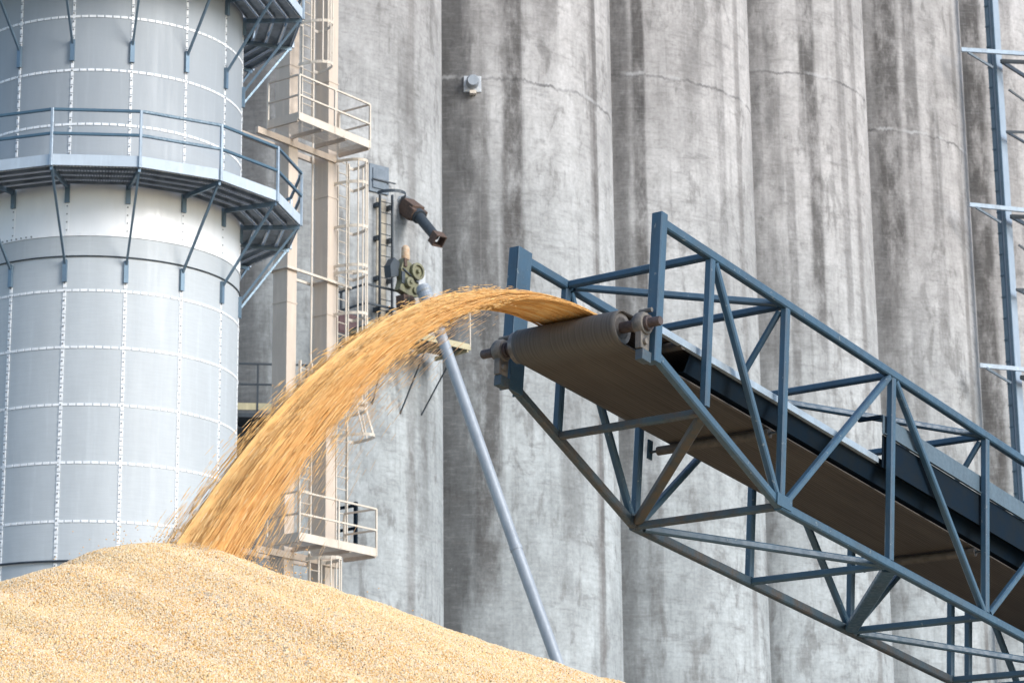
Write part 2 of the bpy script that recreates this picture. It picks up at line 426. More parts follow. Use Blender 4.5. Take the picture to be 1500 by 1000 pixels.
silo(0, 'nearest concrete silo, with hatch, ladder and balcony on its wall', 30, [(590,150,.25,.35,0,260),(620,600,.35,.30,450,800)])
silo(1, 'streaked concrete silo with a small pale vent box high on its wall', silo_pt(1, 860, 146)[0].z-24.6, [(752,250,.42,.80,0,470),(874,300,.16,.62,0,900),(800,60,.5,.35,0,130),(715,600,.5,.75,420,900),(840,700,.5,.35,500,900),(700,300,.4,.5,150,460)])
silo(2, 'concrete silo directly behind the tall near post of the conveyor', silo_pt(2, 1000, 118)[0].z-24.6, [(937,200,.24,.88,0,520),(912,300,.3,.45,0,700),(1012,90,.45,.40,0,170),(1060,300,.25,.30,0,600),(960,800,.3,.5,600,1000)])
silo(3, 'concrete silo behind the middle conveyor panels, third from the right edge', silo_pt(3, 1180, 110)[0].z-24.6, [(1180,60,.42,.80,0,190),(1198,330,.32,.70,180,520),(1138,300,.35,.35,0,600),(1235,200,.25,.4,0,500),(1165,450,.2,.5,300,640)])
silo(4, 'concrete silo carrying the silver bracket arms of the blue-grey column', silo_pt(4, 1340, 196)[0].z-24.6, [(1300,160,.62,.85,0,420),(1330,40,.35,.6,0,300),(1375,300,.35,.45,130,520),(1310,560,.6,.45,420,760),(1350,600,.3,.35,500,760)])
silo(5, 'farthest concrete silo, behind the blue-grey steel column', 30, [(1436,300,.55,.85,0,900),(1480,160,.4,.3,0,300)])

# vent box on second silo
p, n = silo_pt(1, 692, 124)
T = thing('vent_box', 'small pale vent box with round cap high on streaked silo', 'vent', wall_frame(p, n))
MB().box((-.27,-.06,-.26), (.27,.12,.26)).build('back_plate', WHITE, T, bevel=.015)
MB().lathe((0,-.06,.02), (0,-1,0), [(0,.20),(.24,.20),(.30,.16),(.30,.0001)], 20).build('cap', PIPE, T, smooth=True)
MB().box((-.09,-.22,-.36), (.11,-.02,-.26)).build('outlet', CREAM, T)

# ------------------------------------------------------------------ tower dryer
BC = Vector((-8.252, 49.689, 0)); BR = 2.75
BBASE = math.atan2(-BC.y, -BC.x) + .158; BD = 2*math.pi/15
ZR0, ZRD = 10.475, 1.115
def bpt(r, a, z): return Vector((r*math.cos(a), r*math.sin(a), z))
dr = thing('grain_dryer', 'tall round galvanised steel drying tower with bolted square panels', 'dryer', Matrix.Translation(BC))
def shell(name, mat, z0, z1, r, per=8):
    N = 15*per; vs, fs = [], []
    nz = max(1, round((z1-z0)/ZRD*2)); zs = [z0+(z1-z0)*i/nz for i in range(nz+1)]
    for z in zs:
        for i in range(N+1): vs.append(bpt(r, BBASE+BD*i/per, z))
    for j in range(nz):
        for i in range(N):
            a = j*(N+1)+i; fs.append((a, a+1, a+N+2, a+N+1))
    m = MB(); m.v = vs; m.f = fs
    me = bpy.data.meshes.new(name); me.from_pydata([tuple(v) for v in vs], [], fs)
    ul = me.uv_layers.new(name='UVMap')
    for p in me.polygons:
        p.use_smooth = True
        for li in p.loop_indices:
            vi = me.loops[li].vertex_index; i = vi % (N+1)
            ul.data[li].uv = (i/per*.9999+.00005, (vs[vi].z-ZR0)/ZRD+9)
    me.materials.append(mat)
    o = bpy.data.objects.new(name, me); COL.objects.link(o); o.parent = dr; return o
ZB0 = zat(140, 345, 46.95); ZB1 = ZB0+1.50
FLOORZ = [zat(147, 241, 45.75), 0]
FLOORZ[1] = FLOORZ[0]+4.48
shell('perforated_shell', SHEET, 0.0, ZB0, BR)
shell('smooth_band', BAND, ZB0, ZB1, BR+.012)
shell('perforated_shell', SHEET, ZB1, 32.0, BR)
sm = MB().lathe((0,0,32), (0,0,1), [(0,BR),(1.6,.5),(1.7,.0001)], 60).build('cone_roof', GALV, dr, smooth=True)
def vstrip(a, z0, z1, wd, proud, mat, gap=True):
    m = MB(); h = wd/2/BR
    def q(aa, z, r): return bpt(r, aa, z)
    z = z0
    while z < z1-1e-3:
        ze = min(z+.17, z1)
        e = ze-.022
        m.add([q(a-h,z,BR-.01),q(a+h,z,BR-.01),q(a+h,e,BR-.01),q(a-h,e,BR-.01),q(a-h,z,BR+proud),q(a+h,z,BR+proud),q(a+h,e,BR+proud),q(a-h,e,BR+proud)],
              [(0,1,5,4),(1,2,6,5),(2,3,7,6),(3,0,4,7),(4,5,6,7)])
        z = ze
    return m
def dots_v(a, z0, z1, step, sz, r):
    m = MB(); z = z0; h = sz/2/BR
    while z < z1:
        m.add([bpt(r-.02,a-h,z),bpt(r-.02,a+h,z),bpt(r-.02,a+h,z+sz),bpt(r-.02,a-h,z+sz),bpt(r+.016,a-h,z),bpt(r+.016,a+h,z),bpt(r+.016,a+h,z+sz),bpt(r+.016,a-h,z+sz)],
              [(0,1,5,4),(1,2,6,5),(2,3,7,6),(3,0,4,7),(4,5,6,7)]); z += step
    return m
for k in range(15):
    a = BBASE+BD*k
    merge([(vstrip(a, 0.2, ZB0-.45, .062, .012, SEAM), SEAM), (dots_v(a, .28, ZB0-.45, .17, .024, BR+.012), BOLT)]).build('vertical_seam', None, dr)
    merge([(vstrip(a, ZB1+.05, 31.8, .050, .012, SEAM), SEAM), (dots_v(a, ZB1+.15, 31.8, .17, .026, BR+.012), BOLT), (MB().prism([bpt(BR+.006, a-.014, ZB0+.075), bpt(BR+.006, a+.014, ZB0+.075), bpt(BR+.018, a+.014, ZB0+.075), bpt(BR+.018, a-.014, ZB0+.075)], (0,0,ZB1-ZB0-.04)), BAND), (dots_v(a, ZB0+.1, ZB1-.05, .16, .024, BR+.010), BOLT)]).build('vertical_seam', None, dr)
def ring(z, wd, proud, mat, name, step=3.2, gap=.55, r0=BR):
    m = MB(); a = 0
    st = R(step)
    while a < 2*math.pi-1e-4:
        e = a+st-R(gap)
        vs = []
        for rr in (r0-.01, r0+proud):
            for aa, zz in ((a,z-wd/2),((a+e)/2,z-wd/2),(e,z-wd/2),(e,z+wd/2),((a+e)/2,z+wd/2),(a,z+wd/2)): vs.append(bpt(rr, BBASE+aa, zz))
        m.add(vs, [(6,7,8,9,10,11)]+[(i,(i+1)%6,6+(i+1)%6,6+i) for i in range(6)])
        a += st
    return m.build(name, mat, dr) if name else m
for j in range(-9, 20):
    z = ZR0+ZRD*j
    if abs(z-ZB0) < .4 or ZB0-.2 < z < ZB1+.3 or z < .3: continue
    ring(z, .046, .012, SEAM, 'horizontal_seam')
bm_ = MB()
for i in range(105):
    a = 2*math.pi*i/150
    c0 = bpt(BR+.012, a, ZB0+.03); bm_.lathe(c0, (math.cos(a), math.sin(a), 0), [(0,.018),(.015,.018)], 6)
merge([(ring(ZB0+.03, .07, .006, BAND, None, 12, .0, BR+.012), BAND), (bm_, BOLT)]).build('horizontal_seam', None, dr)
cz = zat(140, 375, 46.95)
MB().tube([bpt(BR+.018, 2*math.pi*i/90, cz) for i in range(90)], .013, 6, True).build('cable', DARKG, dr, smooth=True)
cz2 = zat(60, 822, 46.95)
MB().tube([bpt(BR+.04, 2*math.pi*i/90, cz2) for i in range(90)], .022, 6, True).build('cable', DARKG, dr, smooth=True)

# ring catwalks
RO, RI = 3.96, 2.80
def catwalk(fz, label):
    T = thing('ring_catwalk', label, 'catwalk', Matrix.Translation(BC), 'ring catwalks bolted round the drying tower')
    V = [bpt(RO, BBASE+BD*k, fz) for k in range(15)]
    Vi = [bpt(RI, BBASE+BD*k, fz) for k in range(15)]
    for k in range(15):
        a, b, ai, bi = V[k], V[(k+1)%15], Vi[k], Vi[(k+1)%15]
        rad = ((a+b)/2-Vector((0,0,fz))).normalized(); tang = (b-a).normalized()
        # toe board
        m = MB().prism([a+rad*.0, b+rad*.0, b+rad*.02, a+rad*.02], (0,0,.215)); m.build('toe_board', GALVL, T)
        # three or four perforated planks with turned down lips, butting the brackets
        fl = MB(); np_ = 4
        for i in range(np_):
            f0, f1 = (i+.10)/np_, (i+.88)/np_
            q = [ai.lerp(a, f0), bi.lerp(b, f0), bi.lerp(b, f1), ai.lerp(a, f1)]
            q = [x-tang*s*0+Vector((0,0,.06)) for x, s in zip(q, (1,1,1,1))]
            fl.prism(q, (0,0,.012))
            for f in (f0, f1):
                p0, p1 = ai.lerp(a, f), bi.lerp(b, f)
                nrib = 22
                fl.prism([p0+Vector((0,0,.0)), p1, p1+rad*.008, p0+rad*.008], (0,0,.06))
        gl = MB(); nd = 26  # bright dashes: painted glints of light along the perforated lips
        for i in range(np_):
            for f in ((i+.10)/np_, (i+.88)/np_):
                p0, p1 = ai.lerp(a, f), bi.lerp(b, f)
                for j in range(nd):
                    q0, q1 = p0.lerp(p1, (j+.2)/nd), p0.lerp(p1, (j+.75)/nd)
                    gl.prism([q0-Vector((0,0,.012)), q1-Vector((0,0,.012)), q1+rad*.010-Vector((0,0,.012)), q0+rad*.010-Vector((0,0,.012))], (0,0,.011))
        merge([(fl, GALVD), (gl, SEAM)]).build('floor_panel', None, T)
        # rail post
        r0 = (a-Vector((0,0,fz))).normalized()
        MB().beam(a+r0*.035+Vector((0,0,-.02)), a+r0*.035+Vector((0,0,1.12)), .055, .055, r0, .008).build('rail_post', LIGHTB, T)
        r1 = (b-Vector((0,0,fz))).normalized()
        for hz_, nm in ((1.10,'top_rail'),(.62,'mid_rail')):
            MB().beam(a+r0*.03+Vector((0,0,hz_)), b+r1*.03+Vector((0,0,hz_)), .055, .055, (0,0,1), .006).build(nm, RAILB, T)
        # bracket: arm, wall foot, strut
        wz = -1.56
        wa = bpt(BR+.03, BBASE+BD*k, fz-.05)
        br = MB(); br.beam(wa, a+Vector((0,0,-.05)), .05, .09, (0,0,1)); br.beam(wa+Vector((0,0,.06)), wa+Vector((0,0,-.32)), .09, .07, r0)
        brk = br.build('bracket', GALV, T)
        MB().beam(wa+Vector((0,0,wz)), a+Vector((0,0,-.08))-r0*.06, .042, .042, r0).build('strut', GALV, brk)
        MB().beam(wa+Vector((0,0,wz+.10)), wa+Vector((0,0,wz-.34)), .085, .06, r0).build('foot', GALV, brk)
    return T
catwalk(FLOORZ[0], 'lower galvanised ring catwalk, whole with its handrail in view')
catwalk(FLOORZ[1], 'upper galvanised ring catwalk, its brackets and underside at the top')

# ------------------------------------------------------------------ bucket elevator legs
TA = R(54)
cs, sn = math.cos(TA), math.sin(TA)
TO = at(420, 500, 59.8); TO.z = 0
TF = frame(TO, TA)
def tz(a, b, x, y):
    """height of pixel row y at tower-local plan point (a,b)"""
    P = TF @ Vector((a, b, 0)); return zat(x, y, P.y)
el = thing('bucket_elevator', 'pair of tall square tan elevator legs beside the steel dryer', 'elevator', TF)
LEGS = [(0.0,.35,0.0,.47), (1.5,1.86,0.0,.47)]
for a0, a1, b0, b1 in LEGS:
    lg = MB().box((a0,b0,0), (a1,b1,34)).build('leg_casing', CREAM if 0 else TAN, el, bevel=.012)
    for z in [3.0+3.05*i for i in range(10)]:
        MB().box((a0-.012,b0-.012,z), (a1+.012,b1+.012,z+.035)).build('flange', TAN, lg)
for yy in (392,):
    z0 = tz(0,0,420,yy)
    cl = MB(); cl.beam((-.10,-.06,z0),(2.35,-.06,z0),.05,.06); cl.beam((-.10,.54,z0),(2.35,.54,z0),.05,.06)
    cl.beam((-.06,-.03,z0+.01),(-.06,.52,z0+.01),.05,.05); cl.beam((1.43,-.03,z0+.01),(1.43,.52,z0+.01),.05,.05); cl.beam((2.3,-.03,z0+.01),(2.3,.52,z0+.01),.05,.05)
    cl.build('clamp_frame', CREAM, el)
MB().tube([(1.36,.40,3),(1.36,.40,27)], .028, 8).build('conduit', CREAM, el)

def platform(label, a0, a1, b0, b1, fz, name='service_platform', hatch=None):
    T = thing(name, label, 'platform', TF @ Matrix.Translation((0,0,fz)), 'tan service platforms on the elevator legs')
    fl = MB()
    n = 3; st = (a1-a0)/n
    x = a0+.03
    while x < a1-.05: fl.box((x, b0+.03, .0), (x+.010, b1-.02, .012)); x += .048
    for y in (b0+.3, b0+.6): fl.box((a0+.03, y, -.003), (a1-.03, y+.012, -.0005))
    fl.build('floor_panel', CREAM, T)
    jo = MB()
    for i in range(n+1):
        x = a0+st*i; jo.box((x-.03, b0+.024, -.09), (x+.03, b1, -.004))
    jo.build('joist', TAN, T)
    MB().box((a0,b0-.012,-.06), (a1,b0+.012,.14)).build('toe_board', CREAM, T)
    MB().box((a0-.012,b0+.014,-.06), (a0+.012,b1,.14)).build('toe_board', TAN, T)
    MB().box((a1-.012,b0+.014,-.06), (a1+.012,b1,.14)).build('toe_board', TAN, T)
    MB().box((a0-.35,b1+.0,-.26), (a1-.1,b1+.09,-.10)).build('support_beam', TAN, T)
    MB().box((a0-.85,b1+.50,-.24), (a1-.3,b1+.58,-.10)).build('support_beam', TAN, T)
    posts = [(a0,b0),((a0+a1)/2,b0),(a1,b0),(a0,b1),(a1,b1)]
    for x, y in posts: MB().beam((x,y,-.05),(x,y,1.1),.045,.045,(1,0,0)).build('rail_post', CREAM, T)
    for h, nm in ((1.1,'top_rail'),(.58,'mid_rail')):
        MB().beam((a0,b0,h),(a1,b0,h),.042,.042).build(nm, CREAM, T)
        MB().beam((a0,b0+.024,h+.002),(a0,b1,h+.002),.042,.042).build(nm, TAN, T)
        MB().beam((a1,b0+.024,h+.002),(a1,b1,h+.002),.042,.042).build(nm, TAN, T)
    return T
PU = tz(-.85,-1.05,447,172); PL = tz(-.70,-1.05,455,787)
platform('upper tan platform with handrail high on the elevator legs', -.85, 1.85, -1.05, -.05, PU)
platform('lower tan platform just above the grain pile', -.68, 2.15, -1.05, -.05, PL)

def ladder(label, a0, b, z0, z1, hoops, cagetop, cagebot, flare=None, out=-.72, mat=CREAM, fr=TF, wd=.42, group='cream caged ladders of the elevator', step=.30, rung=.014):
    T = thing('caged_ladder', label, 'ladder', fr @ Matrix.Translation((a0,b,z0)), group)
    H = z1-z0
    for x in (0, wd): MB().beam((x,0,0),(x,0,H),.035,.065,(0,1,0)).build('stile', mat, T)
    i = 0; z = .2
    while z < H: MB().tube([(.018,0,z),(wd-.018,0,z)], rung, 6).build('rung', mat, T); z += step
    def arc(s):
        pts = []
        for k in range(13):
            a = math.pi*k/12; pts.append((wd/2-(wd/2+.16*s)*math.cos(a), out*s*math.sin(a)-.03, 0))
        return [(0,-.02,0)]+pts+[(wd,-.02,0)]
    for hz_, s in hoops:
        P = arc(s); mb = MB()
        for p, q in zip(P[:-1], P[1:]):
            mb.beam(Vector(p)+Vector((0,0,hz_-z0)), Vector(q)+Vector((0,0,hz_-z0)), .016, .075)
        mb.build('hoop', mat, T)
    hs = sorted(hoops)
    if len(hs) > 1:
        for k in (2, 4, 6, 8, 10):
            mb = MB()
            for (h0, s0), (h1, s1) in zip(hs[:-1], hs[1:]):
                p = Vector(arc(s0)[k+1]); q = Vector(arc(s1)[k+1]); p.z = h0-z0; q.z = h1-z0
                mb.beam(p, q, .036, .02, (0,1,0))
            mb.build('cage_bar', mat, T)
    return T
def lz(y, a=1.9, b=0, x=500): return tz(a, b, x, y)
# ladder below the upper platform
ladder('long cream caged ladder between the two platforms', 1.90, .03, PL+.02, PU-.12,
       [(lz(v),1) for v in (240,272,336,393,403,463,530,592)]+[(lz(602),1.0),(lz(642),1.35)], 0, 0)
ladder('cream caged ladder rising above the upper platform', .10, -.30, PU+.02, 33.0,
       [(tz(.1,-.3,445,v),1.0) for v in (-150,-90,-30,38,98)], 0, 0)
ladder('short cream ladder on the far leg under the falling grain', .36, -.12, PL+.02, PL+4.6, [], 0, 0)
ladder('lowest cream caged ladder, leaving below the lower platform', .42, -.42, 1.0, PL-.15,
       [(PL-.30,1.0),(PL-1.6,1.0),(PL-2.9,1.0),(PL-4.2,1.0)], 0, 0)

# ------------------------------------------------------------------ fittings on the nearest silo
# hatch
p, n = silo_pt(0, 554, 263)
T = thing('wall_hatch', 'blue-grey steel hatch door with bar across, above the dark ladder', 'hatch', wall_frame(p, n))
MB().box((-.34,-.05,-.40), (.34,.10,.40)).build('frame', HATCH, T, bevel=.01)
MB().box((-.24,-.085,-.29), (.24,-.04,.29)).build('door_panel', mat_plain_noise('hatch_panel_paint', (.12,.16,.20), (.17,.21,.26), 4, .5), T, bevel=.01)
MB().beam((-.27,-.11,-.05),(.52,-.11,-.05),.035,.035).build('latch_bar', DARKG, T)
# dark ladder with single hoop
p, n = silo_pt(0, 558, 378); WF = wall_frame(p, n)
zt, zb = silo_pt(0, 558, 286)[0].z, silo_pt(0, 558, 482)[0].z
T = thing('wall_ladder', 'dark grey wall ladder below the hatch with one hoop on top', 'ladder', Matrix.Translation(Vector((p.x,p.y,zb))) @ wall_frame(Vector((0,0,0)), n))
Hh = zt-zb
for x in (-.22,.22): MB().beam((x,-.22,0),(x,-.22,Hh),.04,.07,(0,1,0)).build('stile', DARKG, T)
z = .15
while z < Hh: MB().tube([(-.20,-.22,z),(.20,-.22,z)], .013, 6).build('rung', DARKG, T); z += .31
for z in (.5, Hh*.36, Hh*.66, Hh-.35):
    for x in (-.22,.22): MB().box((x-.05,-.185,z-.06),(x+.05,.08,z+.06)).build('wall_clip', DARKG, T)
mb = MB(); P = [(-.24+.0,-.24,Hh-.05)]+[( .10-.42*math.cos(math.pi*k/14), -.24-.50*math.sin(math.pi*k/14), Hh-.05) for k in range(15)]
for a, b in zip(P[:-1], P[1:]):
    if (Vector(a)-Vector(b)).length > 1e-3: mb.beam(a, b, .012, .09)
mb.build('hoop', DARKG, T)
MB().box((-.17,-.02,.1),(.17,.05,Hh-.1)).build('backing_strip', mat_plain_noise('stained_cream_strip', (.50,.45,.36), (.36,.33,.28), 2.5, .8), T)

# discharge spout
p, n = silo_pt(0, 592, 300)
T = thing('discharge_spout', 'rusty discharge spout with a grey pipe sticking out of the silo wall', 'spout', wall_frame(p, n))
fx = at(611, 314, p.y-.55); fy = at(644, 354, p.y-1.35)
inv = PM[T.name].inverted(); fl_, fe = inv @ fx, inv @ fy
MB().lathe((0,.06,0), fl_, [(0,.30),(.10,.30),(.11,.24)], 20).build('wall_flange', PIPE, T, smooth=True)
dd = fl_.normalized()
MB().beam(Vector((0,0,0))+dd*.08, fl_*.95, .40, .46).build('rusty_box', RUST, T, bevel=.02)
MB().beam(fl_*.80+Vector((0,0,.02)), fl_*1.16, .48, .30).build('flange', RUST, T, bevel=.02)
MB().lathe(fl_, (fe-fl_), [(0,.20),(.10,.21),(.16,.21),(.17,.15),((fe-fl_).length*.8,.14)], 18).build('pipe', DARKG, T, smooth=True)
pe = fe-(fe-fl_).normalized()*.28
mo = MB(); dv = (fe-fl_).normalized(); sa = dv.cross(Vector((0,0,1))).normalized(); sb = sa.cross(dv)
for s_ in (-1, 1):
    mo.sweep2(pe, fe, sa, sb, [(s_*.17,-.17),(s_*.17,.17),(s_*.145,.17),(s_*.145,-.17)])
    mo.sweep2(pe, fe, sa, sb, [(-.145,s_*.17),(.145,s_*.17),(.145,s_*.145),(-.145,s_*.145)])
mo.build('square_mouth', RUST, T)

# balcony behind the stream
BOr = at(537, 474, 65.6); BA = R(44)
BF = frame(BOr, BA)
T = thing('balcony', 'grey balcony with dark handrails behind the falling grain', 'balcony', BF)
fl = MB(); Lb, Wb = 3.75, 1.15
MB().box((0.02,.02,-.03),(Lb,Wb,0.0)).build('floor_panel', DARKG, T)
MB().box((0,-.012,-.09),(Lb,.012,.08)).build('toe_board', YELLOWG, T)
MB().box((Lb,-.012,-.09),(Lb+.02,Wb,.09)).build('toe_board', YELLOWG, T)
for x in (0, 1.25, 2.5): 
    MB().beam((x,0,0),(x,0,1.1),.05,.05,(1,0,0)).build('rail_post', DARKG, T)
MB().beam((Lb,0,0),(Lb,0,1.1),.03,.03,(1,0,0)).build('rail_post', CREAM, T)
MB().beam((0,Wb-.1,0),(0,Wb-.1,1.1),.05,.05,(1,0,0)).build('rail_post', DARKG, T)
for h, nm in ((1.1,'top_rail'),(.58,'mid_rail')):
    MB().beam((0,0,h),(2.7,0,h),.05,.05).build(nm, DARKG, T)
    MB().beam((0,.026,h+.002),(0,Wb,h+.002),.05,.05).build(nm, DARKG, T)
for x in (.9, 2.3, 3.35):
    a = Vector((x,.1,-.08)); b = Vector((x,.1,-1.15)); q = BF.inverted() @ silo_pt(0, *{.9:(545,592),2.3:(586,606),3.35:(617,608)}[x])[0]
    MB().beam(a, q, .032, .032).build('knee_brace', DARKG, T)
for x in (.05, 1.0, 1.9, 2.8, 3.68): MB().box((x-.03,.02,-.15),(x+.03,Wb+.2,-.035)).build('joist', YELLOWG, T)

# maroon cabinet on the balcony's left end
cb = at(500, 492, 66.3)
T = thing('control_cabinet', 'maroon control cabinet behind the caged ladder', 'cabinet', frame(cb, BA))
MB().box((-.34,-.25,.0),(.34,.25,.58)).build('body', MAROON, T, bevel=.015)
MB().box((-.29,-.265,.06),(.29,-.252,.52)).build('door', mat_plain_noise('cabinet_door_maroon', (.10,.05,.06), (.12,.07,.075), 5, .5), T)
MB().box((-.42,-.28,-.40),(.42,.28,-.005)).build('dark_base', DARKG, T)
MB().box((.40,-.02,-.50),(1.05,.20,-.30)).build('cable_tray', DARKG, T)

# green gear unit + corrugated elbow + long pipe
go = at(601, 412, 66.0); GF = frame(go, R(48))
T = thing('gear_drive', 'olive green gate drive with hand wheel on the balcony', 'gear drive', GF)
MB().prism([(-.40,0,-.30),(.05,0,-.42),(.30,0,-.38),(.34,0,.05),(.10,0,.12),(.12,0,.48),(-.22,0,.62),(-.34,0,.30),(-.30,0,.0)], (0,.22,0)).build('housing', GREEN, T, bevel=.015)
MB().lathe((.20,-.04,.30), (0,-1,0), [(0,.235),(.08,.235),(.085,.17),(.03,.16),(.03,.06),(.12,.055),(.12,.0001)], 24).build('hand_wheel', GREEN, T, smooth=True)
MB().lathe((-.10,-.02,-.06), (0,-1,0), [(0,.15),(.10,.14),(.11,.06),(.16,.05),(.16,.0001)], 20).build('gear_cover', GREEN, T, smooth=True)
MB().lathe((-.08,.10,.60), (0,0,1), [(0,.10),(.05,.12),(.34,.11),(.40,.06),(.40,.0001)], 16).build('motor', mat_plain_noise('faded_orange_paint', (.55,.33,.20), (.60,.50,.36), 8, .6), T, smooth=True)
MB().box((.26,.02,-.02),(.62,.30,.44)).build('white_box', WHITE, T, bevel=.02)
MB().prism([(-.62,.1,.02),(-.34,.1,.10),(-.30,.1,.50),(-.50,.1,.58),(-.66,.1,.34)], (0,.24,0)).build('side_bracket', DARKG, T)
MB().prism([(-.28,-.05,-.75),(.02,-.05,-.86),(.16,-.05,-.52),(.04,-.05,-.40),(-.30,-.05,-.42)], (0,.30,0)).build('chute_mouth', RUST, T)
MB().beam((-.30,-.03,.30),(.28,-.03,.0),.03,.03).build('tie_rod', DARKG, T)
MB().box((-.26,-.05,.36),(-.16,.0,.60)).build('cover_plate', RUST, T, bevel=.01)
MB().lathe((.18,-.02,-.22), (0,-1,0), [(0,.10),(.05,.10),(.06,.03),(.10,.03),(.10,.0001)], 14).build('gear_cover', GREEN, T, smooth=True)
MB().box((-.34,-.03,-.12),(-.22,.0,.22)).build('cover_plate', DARKG, T, bevel=.01)
MB().beam((-.05,.0,-.45),(-.30,-.12,-1.15),.06,.12).build('lever', GREEN, T)

T = thing('discharge_pipe', 'long straight grey pipe slanting down behind the grain stream to the pile', 'pipe')
a = at(619, 420, 65.7); b = at(643, 482, 65.45); c = at(757, 806, 63.9); d = at(822, 985, 63.0); e = c+(d-c)*2.05; e.z = max(e.z, .2)
d1 = (b-a); mb = MB()
prof = []
L = (b-a).length*.62
for i in range(9):
    t_ = L*i/8; prof += [(t_, .185+(.03 if i % 2 else 0)), (t_+L/16, .185+(.03 if i % 2 else 0))]
MB().lathe(a, d1, prof, 20).build('corrugated_elbow', PIPE, T)
dn = (c-b).normalized()
MB().lathe(a+(b-a)*.60, (b+dn*.3)-(a+(b-a)*.60), [(0,.15),((b+dn*.3-(a+(b-a)*.60)).length,.15)], 20).build('upper_pipe', PIPE, T, smooth=True)
MB().lathe(b, c-b, [(0,.15),((c-b).length-.12,.15),((c-b).length-.115,.164),((c-b).length,.164)], 24).build('upper_pipe', PIPE, T, smooth=True)
MB().lathe(c, e-c, [(0,.15),((e-c).length,.15)], 24).build('lower_pipe', PIPE, T, smooth=True)

# far left gallery between dryer and elevator
p0 = at(352, 603, 64.9)
T = thing('gallery', 'narrow dark gallery with yellow edge between dryer and tan leg', 'gallery', frame(p0, R(8)))
MB().box((-1.4,.02,-.13),(1.75,1.2,-.02)).build('floor_panel', DARKG, T)
MB().box((-1.4,-.012,.06),(1.75,.014,.24)).build('toe_board', YELLOWG, T)
for x in (-1.3,-.35,.44,1.70): MB().beam((x,0,-.02),(x,0,1.30),.05,.05,(1,0,0)).build('rail_post', DARKG, T)
for h, nm in ((1.30,'top_rail'),(.75,'mid_rail')): MB().beam((-1.4,.03,h),(1.75,.03,h),.045,.045).build(nm, DARKG, T)

# black guard frame below
p0 = at(487, 788, 63.9)
T = thing('guard_rail', 'small black guard rail behind the lower tan platform', 'guard rail', frame(p0, R(-30)))
for x, w_ in ((0,.10),(.70,.08)): MB().beam((x,0,-.3),(x,0,.86),w_,.08,(1,0,0)).build('post', NAVY, T)
for h in (.16,.74): MB().beam((.04,0,h),(.68,0,h+.03),.06,.07).build('rail', NAVY, T)

# ------------------------------------------------------------------ blue-grey column at the right
CY = 100.0; CO = at(1465, 200, CY); CO.z = 0
CF = frame(CO, R(54))
T = thing('steel_column', 'tall blue-grey steel column held off the silos by silver arms', 'column', CF)
MB().box((0,0,0),(.66,.36,50)).build('casing', paint('column_light_paint', (.33,.40,.48), .5, dirt=(.25,.31,.38), amt=.4), T, bevel=.015)
CRB = paint('column_rail_paint', (.10,.165,.225), .45, dirt=(.06,.09,.12), amt=.5)
MB().box((-.06,-.05,0),(-.004,.07,50)).build('corner_rail', CRB, T)
MB().box((-.05,.16,0),(-.004,.33,50)).build('corner_rail', CRB, T)
for i in range(38):
    MB().box((-.085,.15,14+i*.9),(-.052,.34,14.05+i*.9)).build('cleat', BLUE, T)
ARMS = [((1408,73),(1500,79)), ((1420,300),(1500,308)), ((1435,535),(1500,541))]
for (q0, q1) in ARMS:
    A0 = at(q0[0], q0[1], CY-1.0); A1 = at(q1[0], q1[1], CY-.6)
    A1 = A0+(A1-A0)*2.0
    inv = CF.inverted()
    ar = MB().beam(inv @ A0, inv @ A1, .12, .17).build('support_arm', LIGHTB, T)
    B0 = at(q0[0]+10, q0[1]+4, CY-1.0); B1 = at(q0[0]+46, q0[1]+26, CY-.7)
    MB().beam(inv @ B0, inv @ B1, .08, .09).build('brace', BLUE, T)
    z0 = (at(1465, q0[1]+20, CY)).z
    fr = MB(); fr.beam((-.1,-.3,z0),(4.2,-.3,z0),.09,.16); fr.beam((.9,-1.3,z0),(4.2,-1.3,z0),.09,.16); fr.beam((-.1,-.3,z0),(.9,-1.3,z0),.09,.16); fr.beam((2.4,-1.25,z0),(2.4,-.35,z0),.09,.14)
    fr.build('side_frame', DARKG, T)
    zz = z0-3.1
    fr = MB(); fr.beam((-.1,-.35,zz),(2.2,-.35,zz),.07,.10); fr.beam((.4,-.9,zz),(2.2,-.9,zz),.07,.10); fr.beam((-.1,-.35,zz),(.4,-.9,zz),.07,.10)
    fr.build('side_frame', DARKG, T)
    fr = MB(); fr.beam((.7,-.2,z0-1.0),(2.0,-1.2,z0-2.0),.07,.08); fr.beam((2.0,-1.2,z0-2.0),(2.4,-.9,z0-1.1),.07,.08); fr.build('brace', DARKG, T)

# ------------------------------------------------------------------ belt conveyor
al, be = R(54.1), R(7.4)
cu = Vector((math.cos(al)*math.cos(be), math.sin(al)*math.cos(be), -math.sin(be)))
cw = Vector((-math.sin(al), math.cos(al), 0)); cn = cu.cross(cw)
CVO = Vector((1.218, 20.289, 7.906))
CVF = Matrix.Translation(CVO) @ Matrix((cu, cw, cn)).transposed().to_4x4()
cv = thing('belt_conveyor', 'blue-grey truss belt conveyor throwing corn off its raised end', 'conveyor', CVF)
W = 1.5
XN = [0, .835, 2.10, 4.09, 6.07, 8.30, 10.3, 12.3, 14.3, 16.3, 18.3, 20.3, 22.3, 24.3]
H = 1.87
def top(i, y, dx=0): return Vector((XN[i]+dx, y, 0))
def bot(i, y, dx=0):
    return Vector((XN[i]+dx, y, {0:-1.20, 1:-1.41}.get(i, -H)))
FDX = {0:.19, 1:.10}
cz_ = .012
NL = len(XN)-1
